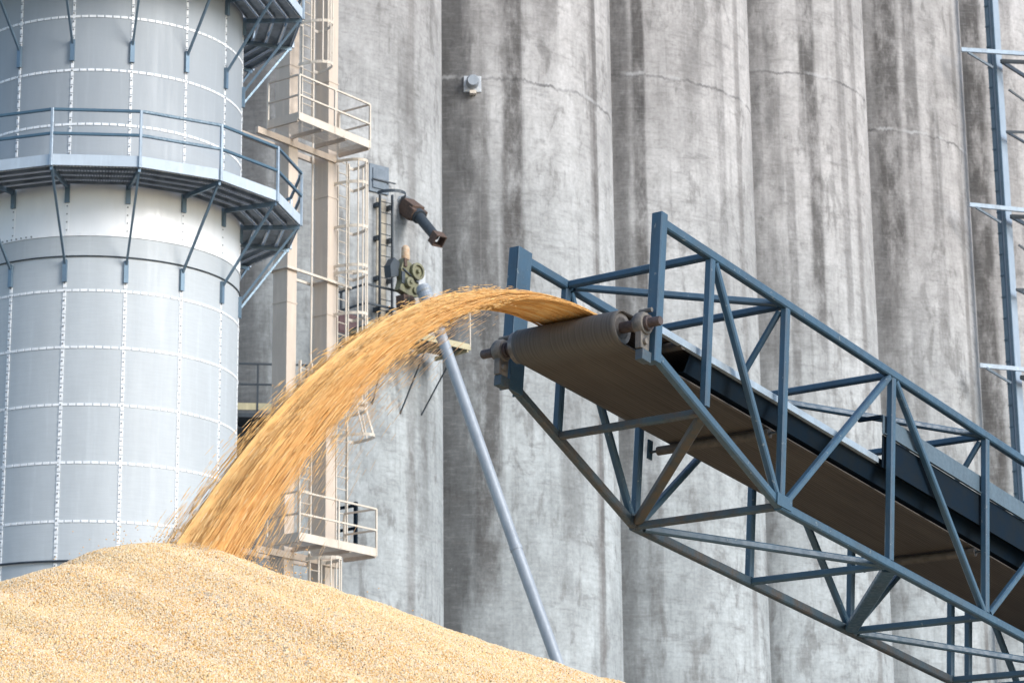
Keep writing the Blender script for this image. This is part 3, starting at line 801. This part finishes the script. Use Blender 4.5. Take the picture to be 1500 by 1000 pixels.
for y, s, far in ((0.0,-1,False),(W,1,True)):
    d0 = .12 if far else .03
    tops = [top(0,y,d0)+Vector((.05,0,-.0)), top(NL,y)]
    MB().beam(tops[0], tops[1], .075, .085, (0,0,1), cz_).build('top_chord', BLUE, cv)
    MB().beam(bot(0,y,d0)+Vector((.03,0,.03)), bot(2,y)+Vector((.0,0,0)), .075, .08, (0,0,1), cz_).build('head_chord', BLUED if far else BLUE, cv)
    MB().beam(bot(2,y)-Vector((.03,0,0)), bot(NL,y), .08, .085, (0,0,1), cz_).build('bottom_chord', BLUED if far else BLUE, cv)
    # head post: channel, web outward
    m = MB(); x0 = d0-.09
    if far:
        m.box((x0-.0,y-.055,-1.24),(x0+.20,y-.043,.07)); m.box((x0,y-.042,-1.24),(x0+.012,y+.05,.07)); m.box((x0+.188,y-.042,-1.24),(x0+.20,y+.05,.07))
    else:
        m.beam((x0+.09,y,-1.245),(x0+.09,y,.075),.105,.095,(1,0,0),.008)
    m.build('head_post', BLUE, cv, bevel=.004)
    for i in range(1, NL+1):
        wv = .075 if i < 3 else .08
        xs = [0, .42] if (i == 5) else [0]
        for dx in xs:
            MB().beam(top(i,y,dx)-Vector((0,0,.043)), bot(i,y,dx)+Vector((0,0,.043)), .072, .072, (1,0,0), cz_).build('truss_vertical', BLUE, cv)
    for i in range(1, NL):
        down = (i % 2 == 1)
        a, b = (top(i,y,.06)-Vector((0,0,.05)), bot(i+1,y,-.05)+Vector((0,0,.05))) if down else (bot(i,y,.08)+Vector((0,0,.05)), top(i+1,y,-.07)-Vector((0,0,.05)))
        MB().beam(a, b, .062, .066, (0,1,0), cz_).build('truss_diagonal', BLUE, cv)
    g = MB().box((XN[2]-.12,y-.045 if far else y-.05,-H-.02),(XN[2]+.13,y-.041 if far else y-.044,-H+.09))
    g.build('gusset_plate', BLUED if far else BLUE, cv)
# cross struts and sway braces
for i in range(1, NL+1):
    for dx in ([0,.42] if i == 5 else [0]):
        MB().beam(top(i,.045,dx)-Vector((0,0,.0)), top(i,W-.045,dx), .065, .065, (0,0,1), cz_).build('cross_strut', BLUE, cv)
        bm = BLUED if i < 3 else BLUE
        MB().beam(bot(i,.045,dx), bot(i,W-.045,dx), .065, .065, (0,0,1), cz_).build('cross_strut', bm, cv)
for i in range(1, NL):
    a, b = top(i,W-.05,.07), top(i+1,.05,-.06)
    if i % 2 == 1: MB().beam(a, b, .06, .06, (0,0,1), cz_).build('cross_brace', BLUE, cv)
MB().beam(bot(2,W-.05,-.03)+Vector((0,0,.03)), bot(1,.05,.06), .085, .075, (0,0,1), cz_).build('cross_brace', RUSTB, cv)
for i in range(2, NL):
    if i % 2 == 0: a, b = bot(i,W-.05,.09)-Vector((0,0,.004)), bot(i+1,.05,-.07)-Vector((0,0,.004))
    else: a, b = bot(i,.05,.10)-Vector((0,0,.004)), bot(i+1,W-.05,-.07)-Vector((0,0,.004))
    wd = .14 if i == 3 else .065
    MB().beam(a, b, wd, .065, (0,0,1), cz_).build('cross_brace', BLUE, cv)
# sway braces in the cross-section, from the near top chord
for i in (2, 4, 6):
    MB().beam(top(i,.05,-.02)-Vector((0,0,.06)), Vector((XN[i]-.02,.50,-.74)), .05, .055, (1,0,0), cz_).build('sway_brace', BLUE, cv)

# head pulley, shaft, bearings
AX, AZ = -.12, -.955; PY0, PY1 = .22, 1.28; BE0, BE1 = .195, 1.23; PR = .147
pl = MB().lathe((AX,PY0,AZ), (0,1,0), [(0,.095),(0,PR-.012),(PY1-PY0,PR-.012),(PY1-PY0,.095),(PY1-PY0-.07,.09),(PY1-PY0-.07,.05),(.07,.05),(.07,.09),(0,.095)], 48).build('head_pulley', PULLEY, cv, smooth=True)
MB().lathe((AX,PY0+.069,AZ), (0,-1,0), [(0,.10),(.005,.10),(.02,.075),(.065,.06),(.065,.0001)], 32).build('hub', SHAFT, pl, smooth=True)
MB().lathe((AX,-.16,AZ), (0,1,0), [(0,.0001),(0,.036),(.012,.040),(.16,.040),(.162,.048),(PY0+.10,.048),(1.58,.048),(1.582,.040),(1.79,.040),(1.80,.036),(1.80,.0001)], 24).build('shaft', SHAFT, pl, smooth=True)
for y0, s in ((.02,1),(1.44,1)):
    br = MB(); br.lathe((AX,y0-.045,AZ), (0,1,0), [(0,.052),(0,.088),(.02,.098),(.07,.098),(.09,.088),(.09,.052)], 32).build('bearing', BEAR, cv, smooth=True)
    br = bpy.data.objects[br.name] if hasattr(br, 'name') else None
    b_ = COL.objects[-1]
    MB().lathe((AX,y0-.075,AZ), (0,1,0), [(0,.050),(0,.064),(.15,.064),(.15,.050)], 24).build('collar', SHAFT, b_, smooth=True)
    MB().prism([(AX-.055,y0-.03,AZ-.07),(AX+.075,y0-.03,AZ-.06),(AX+.075,y0-.03,AZ-.22),(AX-.045,y0-.03,AZ-.22)], (0,.06,0)).build('foot', BEAR, b_, bevel=.006)
    MB().lathe((AX+.0,y0-.055,AZ-.155), (0,1,0), [(0,.0001),(0,.026),(.03,.028),(.03,.040),(.036,.040)], 12).build('bolt', BEAR, b_)
    MB().lathe((AX+.05,y0-.055,AZ+.135), (0,1,0), [(0,.0001),(0,.020),(.12,.020),(.12,.0001)], 10).build('bolt', BEAR, b_)
    MB().box((AX-.03,y0-.04,AZ-.315),(AX+.10,y0+.035,AZ-.222)).build('mounting_block', BLUED, b_, bevel=.006)
# the belt: carrying run, wrap, return run
ZC, ZRt = AZ+PR, AZ-PR
def belt_profile():
    P = []
    xe = XN[-1]-.3
    P.append((xe, ZC-.0)); 
    for i in range(13): P.append((xe-(xe-AX)*(i+1)/13, ZC))
    for k in range(1, 24):
        a = math.pi/2+math.pi*k/24; P.append((AX+PR*math.cos(a), AZ+PR*math.sin(a)))
    for i in range(14): P.append((AX+(xe-AX)*i/13, ZRt))
    return P
bp = belt_profile(); vs, fs = [], []
NY = 24
def trough(y, x):
    t = max(0, min(1, (x-.9)/1.2)); c = abs((y-(BE0+BE1)/2)/((BE1-BE0)/2)); return -t*.10*(1-max(0, (c-.35)/.65))
for i, (x, z) in enumerate(bp):
    carry = i < 14
    for j in range(NY+1):
        y = BE0+(BE1-BE0)*j/NY
        vs.append((x, y, z+(trough(y, x)-.0 if carry else 0)))
for i in range(len(bp)-1):
    for j in range(NY):
        a = i*(NY+1)+j; fs.append((a, a+1, a+NY+2, a+NY+1))
m = MB(); m.v = vs; m.f = fs
bo = m.build('belt', BELT, cv, smooth=True)
sd = bo.modifiers.new('thick', 'SOLIDIFY'); sd.thickness = .014; sd.offset = -1
# corn carried on the belt is part of the stream; stringers, pan and skirts
xe = XN[-1]-.3
for y in (.11, 1.36):
    MB().beam((.20,y,-.855),(4.02,y,-.855),.045,.062,(0,0,1)).build('stringer', LIGHTB, cv)
    MB().beam((4.02,y,-.86),(xe,y,-.86),.045,.05,(0,0,1)).build('stringer', NAVY, cv)
pan = MB(); pan.add([(.80,.14,-.89),(xe,.14,-.89),(xe,.20,-1.035),(.80,.20,-1.035),(.80,1.25,-1.035),(xe,1.25,-1.035),(xe,1.33,-.89),(.80,1.33,-.89)], [(0,1,2,3),(3,2,5,4),(4,5,6,7)])
po = pan.build('trough_pan', NAVY, cv); sd = po.modifiers.new('thick', 'SOLIDIFY'); sd.thickness = .006
SKP = paint('skirt_paint', (.085,.13,.17), .5, .0, dirt=(.065,.09,.115), amt=.5)
for y, s in ((.05,-1),(1.42,1)):
    sk = MB(); sk.box((4.02,y-.004,-.60),(xe,y+.004,-.425)); sk.box((4.02,min(y,y-s*.075),-.423),(xe,max(y,y-s*.075),-.415)); sk.box((4.02,min(y,y+s*.03),-.61),(xe,max(y,y+s*.03),-.602))
    sk.build('skirt_board', SKP if s < 0 else BLUE, cv)
    MB().box((4.03,min(y-s*.012,y-s*.004),-.93),(xe,max(y-s*.012,y-s*.004),-.612)).build('skirt_rubber', NAVY, cv)
MB().box((3.99,.055,-.46),(4.018,.30,-.425)).build('end_lip', NAVY, cv)
for x in (.62, 1.9, 3.1, 4.5, 5.7, 7.0, 8.4, 9.8, 11.2):
    r_ = MB()
    if x < 1: r_.tube([(x,.10,-.868),(x,1.36,-.868)], .042, 14)
    else:
        r_.tube([(x,.42,-.955),(x,1.02,-.955)], .036, 12); r_.tube([(x,.19,-.875),(x,.41,-.955)], .036, 12); r_.tube([(x,1.03,-.955),(x,1.25,-.875)], .036, 12)
    r_.build('troughing_idler', RUSTB if x < 1 else NAVY, cv, smooth=True)
# return rollers hung under the belt
for x in (2.18, 6.2, 10.4, 14.4):
    rr = MB().tube([(x,.17,ZRt-.055),(x,1.34,ZRt-.055)], .042, 14).build('return_roller', mat_plain_noise('rusty_roller', (.065,.055,.048), (.11,.093,.080), 10, .7), cv, smooth=True)
    MB().tube([(x,.055,ZRt-.055),(x,1.445,ZRt-.055)], .013, 8).build('axle', DARKG, rr)
    for y in (.052, 1.43): MB().box((x-.035,y-.008,ZRt-.12),(x+.035,y+.008,ZRt+.06)).build('hanger', BLUE, rr)
# support legs under the low part, beyond the frame
for x, in ((18.3,),):
    for y in (0, W):
        P = CVF @ Vector((x, y, -H-.04)); Q = Vector((P.x, P.y, 0))
        MB().beam(P, Q, .14, .14, (1,0,0)).build('support_leg', BLUE, cv, world=True)

# ------------------------------------------------------------------ corn pile
AP = (-2.5, 17.12, 4.66)
def pile_h(x, y, seed=True):
    dx, dy = x-AP[0], y-AP[1]
    a = np.where(dx < 0, .38*1.2, .38)
    # blend the two flanks so there is no ridge line
    tt = .5+.5*np.tanh(-dx/.5); a = .38+(.38*1.2-.38)*tt
    z = AP[2]-np.sqrt((a*dx)**2+(.385*dy)**2+.15**2)+.15
    wv = (.020*np.sin(x*2.3+y*1.1)+.016*np.sin(x*4.1-y*3.2+1)+.012*np.sin(x*7.7+y*6.1+2)+.007*np.sin(x*15+y*9)+.006*np.sin(x*11-y*19))
    z = z+.050*np.exp(-(((x+2.15)/.42)**2+((y-17.25)/.5)**2))
    wv = wv+.018*np.sin(x*1.1+2.2*np.sin(y*.9))+.010*np.sin((x*.8+y)*5.2+1.5*np.sin(x*2.1))
    return z+wv*.8
gx = np.concatenate([np.linspace(-14,-6.2,40,endpoint=False), np.linspace(-6.2,2.6,230,endpoint=False), np.linspace(2.6,12,50)])
gy = np.concatenate([np.linspace(4,11,30,endpoint=False), np.linspace(11,19.2,210,endpoint=False), np.linspace(19.2,31,60)])
GX, GY = np.meshgrid(gx, gy); GZ = pile_h(GX, GY)
GZ = np.maximum(GZ, -.05)
nv = GX.size; nxx = len(gx); nyy = len(gy)
def debris():
    """bits of cob, husk and stalk lying on the heap: a slide line and loose singles"""
    pts = []
    for _ in range(105):
        t = random.random()**.8; x = -2.0+.95*t+random.gauss(0,.03+.04*t); y = 15.5-1.75*t+random.gauss(0,.07); pts.append((x, y, random.uniform(.005,.012)))
    for _ in range(24):
        t = random.random(); pts.append((-1.15+.5*t+random.gauss(0,.05), 15.3-.8*t+random.gauss(0,.06), random.uniform(.006,.012)))
    for _ in range(90): pts.append((random.uniform(-4.5,1.2), random.uniform(13.2,17.1), random.uniform(.004,.010)))
    VV, FF = [], []
    for x, y, r in pts:
        z = float(pile_h(np.array(x), np.array(y)))+.008; b = len(VV); a = random.uniform(0, 6.28); el = random.uniform(.8, 1.5)
        ca, sa = math.cos(a), math.sin(a); tl = random.uniform(-.5,.5)
        ring_ = [(math.cos(6.283*k/6)*el, math.sin(6.283*k/6)*random.uniform(.6,1.0)) for k in range(6)]
        for h in (-.35, .45):
            for p, q in ring_: VV.append((x+r*(ca*p-sa*q), y+r*(sa*p+ca*q), z+r*(h*.8-.25+tl*p*.5)+.36*r*(sa*p+ca*q)))
        FF += [(b+5,b+4,b+3,b+2,b+1,b), (b+6,b+7,b+8,b+9,b+10,b+11)]+[(b+k, b+(k+1)%6, b+6+(k+1)%6, b+6+k) for k in range(6)]
    return VV, FF
DV, DF = debris()
me = bpy.data.meshes.new('corn_pile')
me.from_pydata(np.stack([GX.ravel(), GY.ravel(), GZ.ravel()], 1).tolist()+DV, [],
               [tuple(nv+i for i in f) for f in DF]+[(j*nxx+i, j*nxx+i+1, (j+1)*nxx+i+1, (j+1)*nxx+i) for j in range(nyy-1) for i in range(nxx-1) if max(GZ[j,i], GZ[j+1,i+1]) > -.04])
for p in me.polygons: p.use_smooth = True
me.materials.append(CORN)
me.materials.append(mat_plain_noise('cob_and_husk_bits', (.36,.28,.19), (.52,.42,.31), 30, .8))
for p in me.polygons[:len(DF)]: p.material_index = 1; p.use_smooth = False
# kernels lie where the camera side of the crest is
dens = np.where((GX > -6.4) & (GX < 2.9) & (GY > 12.0) & (GY < 18.2), 1.0, 0.0).ravel()
dens = np.concatenate([dens, np.zeros(len(DV))])
at_ = me.attributes.new('dens', 'FLOAT', 'POINT'); at_.data.foreach_set('value', dens.astype(np.float32))
po = bpy.data.objects.new('corn_pile', me); COL.objects.link(po)
tag(po, 'broad heap of loose yellow corn kernels below the falling stream', 'grain pile', kind='stuff')

def kernel_gn(name, density, rad, mat):
    ng = bpy.data.node_groups.new(name, 'GeometryNodeTree')
    ng.interface.new_socket('Geometry', in_out='INPUT', socket_type='NodeSocketGeometry')
    ng.interface.new_socket('Geometry', in_out='OUTPUT', socket_type='NodeSocketGeometry')
    N = ng.nodes.new; L = ng.links.new
    gi, go_ = N('NodeGroupInput'), N('NodeGroupOutput')
    dp = N('GeometryNodeDistributePointsOnFaces'); na = N('GeometryNodeInputNamedAttribute'); na.data_type = 'FLOAT'; na.inputs[0].default_value = 'dens'
    mu = N('ShaderNodeMath'); mu.operation = 'MULTIPLY'; mu.inputs[1].default_value = density; L(na.outputs[0], mu.inputs[0])
    L(gi.outputs[0], dp.inputs['Mesh']); L(mu.outputs[0], dp.inputs['Density'])
    ico = N('GeometryNodeMeshIcoSphere'); ico.inputs['Radius'].default_value = rad; ico.inputs['Subdivisions'].default_value = 2
    tr = N('GeometryNodeTransform'); L(ico.outputs[0], tr.inputs[0]); tr.inputs['Scale'].default_value = (1.0, .78, .50)
    sm_ = N('GeometryNodeSetMaterial'); sm_.inputs['Material'].default_value = mat; L(tr.outputs[0], sm_.inputs[0])
    ss = N('GeometryNodeSetShadeSmooth'); L(sm_.outputs[0], ss.inputs[0])
    rv = N('FunctionNodeRandomValue'); rv.data_type = 'FLOAT_VECTOR'; rv.inputs[0].default_value = (-3.1,-3.1,-3.1); rv.inputs[1].default_value = (3.1,3.1,3.1)
    rs = N('FunctionNodeRandomValue'); rs.data_type = 'FLOAT'; rs.inputs[2].default_value = .75; rs.inputs[3].default_value = 1.2; rs.inputs['Seed'].default_value = 5
    ip = N('GeometryNodeInstanceOnPoints'); L(dp.outputs[0], ip.inputs['Points']); L(ss.outputs[0], ip.inputs['Instance'])
    L(rv.outputs[0], ip.inputs['Rotation']); L(rs.outputs[1], ip.inputs['Scale'])
    # lift kernels a little so that they lie in a loose layer
    sp = N('GeometryNodeSetPosition'); rz = N('FunctionNodeRandomValue'); rz.data_type = 'FLOAT_VECTOR'; rz.inputs[0].default_value = (0,0,-.002); rz.inputs[1].default_value = (0,0,.005); rz.inputs['Seed'].default_value = 9
    L(ip.outputs[0], sp.inputs[0]); L(rz.outputs[0], sp.inputs['Offset'])
    jn = N('GeometryNodeJoinGeometry'); L(gi.outputs[0], jn.inputs[0]); L(sp.outputs[0], jn.inputs[0])
    L(jn.outputs[0], go_.inputs[0]); return ng
gm = po.modifiers.new('kernels', 'NODES'); gm.node_group = kernel_gn('kernel_layer', 15000.0, .0062, KERNEL)

# ------------------------------------------------------------------ falling corn
hd = -np.array([math.cos(al), math.sin(al), 0.0]); wl = np.array(cw); Oc = np.array(CVO); Mc = np.array([cu, cw, cn])
def fly(yl, nz, v, ang, t, vw):
    """position and velocity after t seconds of flight from the pulley crown"""
    P0 = Oc + np.stack([0*yl-.03, yl, ZC+.004+nz], 1) @ Mc
    vx = v*np.cos(ang); vz = v*np.sin(ang)
    P = P0 + hd*(vx*t)[:,None] + wl*(vw*t)[:,None] + np.array([0,0,1.])*((vz*t-4.905*t*t))[:,None]
    V = hd*vx[:,None] + wl*vw[:,None] + np.array([0,0,1.])*((vz-9.81*t))[:,None]
    return P, V
V0, ANG = 5.56, R(8.0)
NR = 140
RV = RNG.normal(0, 1, (NR, 6)); RC = RNG.normal(0, 1, (NR, 6))
def smooth1(A, k):
    B = A.copy()
    for _ in range(k): B = .25*np.roll(B,1,0)+.5*B+.25*np.roll(B,-1,0)
    return B/B.std()
RVs = smooth1(RV, 2); RCs = .65*smooth1(RC, 1)+.6*smooth1(RC, 12)
def flight(s, f, layer):
    """launch state of corn at lateral place s (-1..1) and height f (0..1) in the load"""
    r = np.clip(((s+1)*.5*(NR-1)), 0, NR-1.001); i = r.astype(int); w = r-i
    rv = RVs[i,layer]*(1-w)+RVs[i+1,layer]*w; rc = RCs[i,layer]*(1-w)+RCs[i+1,layer]*w
    prof = 1-.80*np.abs(s)**2.2
    nz = f*.066*prof
    v = V0*(1+.006*rv+0.048*(f-.45)); ang = ANG+R(.22)*rv+R(1.0)*(f-.5); vw = -s*.09+.014*rv
    return .76+.29*s, nz, v, ang, vw, rc
def strands(n, mode):
    s = RNG.uniform(-1, 1, n)
    if mode == 'main':
        e = RNG.random(n) < .38; s = np.where(e, np.sign(s)*(1.0-.16*RNG.random(n)**1.5), s)
        layer = RNG.integers(0, 6, n); f = np.clip(layer/5.0+RNG.normal(0,.06,n), 0, 1.05)
        yl, nz, v, ang, vw, rc = flight(s, f, layer)
        v = v*(1+RNG.normal(0,.004,n)); vw = vw+RNG.normal(0,.02,n); rc = rc+RNG.normal(0,.16,n)
        t = RNG.uniform(-.02, 1.0, n); ln = RNG.uniform(.18, .65, n); th = RNG.uniform(.0008, .0019, n)
    elif mode == 'fringe':
        yl, nz, v, ang, vw, rc = flight(s, RNG.choice([0.,1.],n), RNG.integers(0,6,n))
        v = v*(1+RNG.normal(0,.018,n)); vw = vw+RNG.normal(0,.065,n)+s*.05; nz = nz+RNG.normal(0,.008,n)
        ang = ang+R(1)*RNG.normal(0,.7,n); t = RNG.uniform(.15,1.0,n)**.8; ln = RNG.uniform(.03,.20,n); th = RNG.uniform(.0010,.0026,n)
    else:  # chaff and broken bits dropping below
        rc = RNG.normal(-1.2,.8,n); nz = RNG.uniform(0,.03,n); v = V0*(1-np.abs(RNG.normal(.05,.05,n))); vw = -s*.05-.02+RNG.normal(0,.06,n)
        ang = ANG-R(1.5)+R(1)*RNG.normal(0,1.6,n); t = RNG.uniform(.3,1.0,n); ln = RNG.uniform(.06,.30,n); th = RNG.uniform(.0008,.0018,n); yl = .76+.29*s
    P, V = fly(yl, nz, v, ang, np.clip(t, -.02, 2), vw)
    keep = P[:,2] > pile_h(P[:,0], P[:,1])-.03
    P, V, rc, ln, th, s, t = [x[keep] for x in (P, V, rc, ln, th, s, t)]
    ln = ln*(.35+.75*np.clip(t,0,1))
    d = V/np.linalg.norm(V, axis=1)[:,None]
    a = np.cross(d, np.array([0.3,0.2,1.])); a /= np.linalg.norm(a,axis=1)[:,None]; b = np.cross(d, a)
    return P, d, a, b, ln, th, rc, t
def shade(pal, w_):
    lo, mid, hi = pal; w_ = np.clip(w_, 0, 1)[:,None]
    return np.where(w_ < .5, np.array(lo)*(1-2*w_)+np.array(mid)*2*w_, np.array(mid)*(2-2*w_)+np.array(hi)*(2*w_-1))
def core_body(pal):
    """the dense middle of the fall: one closed furrowed body"""
    NS, NT = 260, 64
    ss = np.linspace(-.90, .90, NS); tt = np.linspace(-.035, 1.06, NT)
    rim = np.concatenate([ss, ss[::-1]]); m = len(rim); VV, CC = [], []
    low = RNG.normal(0, 1, (8, 24))
    for k, t in enumerate(tt):
        for ff, ly, sx in ((.90, 5, ss), (.08, 0, ss[::-1])):
            taper = np.sqrt(np.clip(1-(np.abs(sx)/.90)**4, 0, 1)); f = .5+(ff-.5)*taper
            yl, nz, v, ang, vw, rc = flight(sx, f, ly)
            P, V = fly(yl, nz, v, ang, np.full(NS, t), vw)
            VV.append(P); x = (sx+1)*11.4; i = x.astype(int); u = t*6.3; j = min(6, max(0, int(u)))
            q = low[j, i]*(1-(u-j))+low[j+1, i]*(u-j)
            CC.append(shade(pal, 0.5+.25*rc+.05*q+RNG.normal(0,.02,NS)))
    VV = np.concatenate(VV); CC = np.concatenate(CC); FF = []
    for k in range(NT-1):
        for i in range(m):
            a0 = k*m+i; a1 = k*m+(i+1)%m; FF.append((a0,a1,a1+m)); FF.append((a0,a1+m,a0+m))
    return VV, np.array(FF), CC
def build_strands(parts):
    v0, f0, c0 = core_body(OR); VV, FF, CC = [v0], [f0], [c0]; base = len(v0)
    for P, d, a, b, ln, th, rc, t, pal in parts:
        n = len(P); k = 5
        ph = RNG.uniform(0, 6.28, n)
        ringA = [P-d*ln[:,None]*.22+(a*np.cos(ph+2*math.pi*i/k)[:,None]+b*np.sin(ph+2*math.pi*i/k)[:,None])*th[:,None] for i in range(k)]
        ringB = [P+d*ln[:,None]*.22+(a*np.cos(ph+2*math.pi*i/k)[:,None]+b*np.sin(ph+2*math.pi*i/k)[:,None])*th[:,None]*.9 for i in range(k)]
        tipA, tipB = P-d*ln[:,None]*.5, P+d*ln[:,None]*.5
        X = np.stack([tipA]+ringA+ringB+[tipB], 1); m = X.shape[1]
        VV.append(X.reshape(-1,3))
        idx = (np.arange(n)*m)[:,None]+base
        tri = []
        for i in range(k):
            j = (i+1) % k
            tri += [(0,1+j,1+i),(1+i,1+j,1+k+j),(1+i,1+k+j,1+k+i),(1+k+i,1+k+j,1+2*k)]
        tri = np.array(tri); FF.append((idx[:,:,None]+tri[None]).reshape(-1,3)); base += n*m
        c = shade(pal, .5+.17*rc+RNG.normal(0,.05,n))
        CC.append(np.repeat(c, m, 0))
    Vt, Ft, Ct = np.concatenate(VV), np.concatenate(FF), np.concatenate(CC)
    me = bpy.data.meshes.new('corn_stream')
    me.vertices.add(len(Vt)); me.vertices.foreach_set('co', Vt.astype(np.float32).ravel())
    me.loops.add(Ft.size); me.loops.foreach_set('vertex_index', Ft.astype(np.int32).ravel())
    me.polygons.add(len(Ft)); me.polygons.foreach_set('loop_start', np.arange(0, Ft.size, 3, dtype=np.int32)); me.polygons.foreach_set('loop_total', np.full(len(Ft), 3, dtype=np.int32))
    me.polygons.foreach_set('use_smooth', np.ones(len(Ft), dtype=bool))
    me.update(calc_edges=True)
    ca = me.attributes.new('tint', 'FLOAT_COLOR', 'POINT')
    ca.data.foreach_set('color', np.concatenate([Ct, np.ones((len(Ct),1))], 1).astype(np.float32).ravel())
    me.materials.append(STREAM)
    o = bpy.data.objects.new('corn_stream', me); COL.objects.link(o)
    return o
OR = ((.80,.425,.135),(.85,.505,.19),(.88,.61,.30)); FR = ((.78,.45,.16),(.80,.49,.19),(.85,.64,.36)); DU = ((.42,.28,.16),(.56,.38,.21),(.70,.48,.25))
def splash(n):
    """kernels bouncing where the stream strikes the heap"""
    x = RNG.normal(-2.0,.42,n); y = RNG.normal(17.2,.22,n); z = pile_h(x, y)+np.minimum(RNG.exponential(.055,n),.3)
    d = RNG.normal(0,1,(n,3)); d /= np.linalg.norm(d,axis=1)[:,None]
    a = np.cross(d, np.array([.3,.2,1.])); a /= np.linalg.norm(a,axis=1)[:,None]; b = np.cross(d,a)
    return np.stack([x,y,z],1), d, a, b, RNG.uniform(.010,.018,n), RNG.uniform(.0028,.0045,n), RNG.normal(0,1,n), x*0
o = build_strands([splash(700)+(FR,), strands(15000,'main')+(OR,), strands(13000,'fringe')+(FR,), strands(3600,'dust')+(DU,)])
tag(o, 'stream of golden corn arching from the conveyor head to the pile', 'grain stream', kind='stuff')
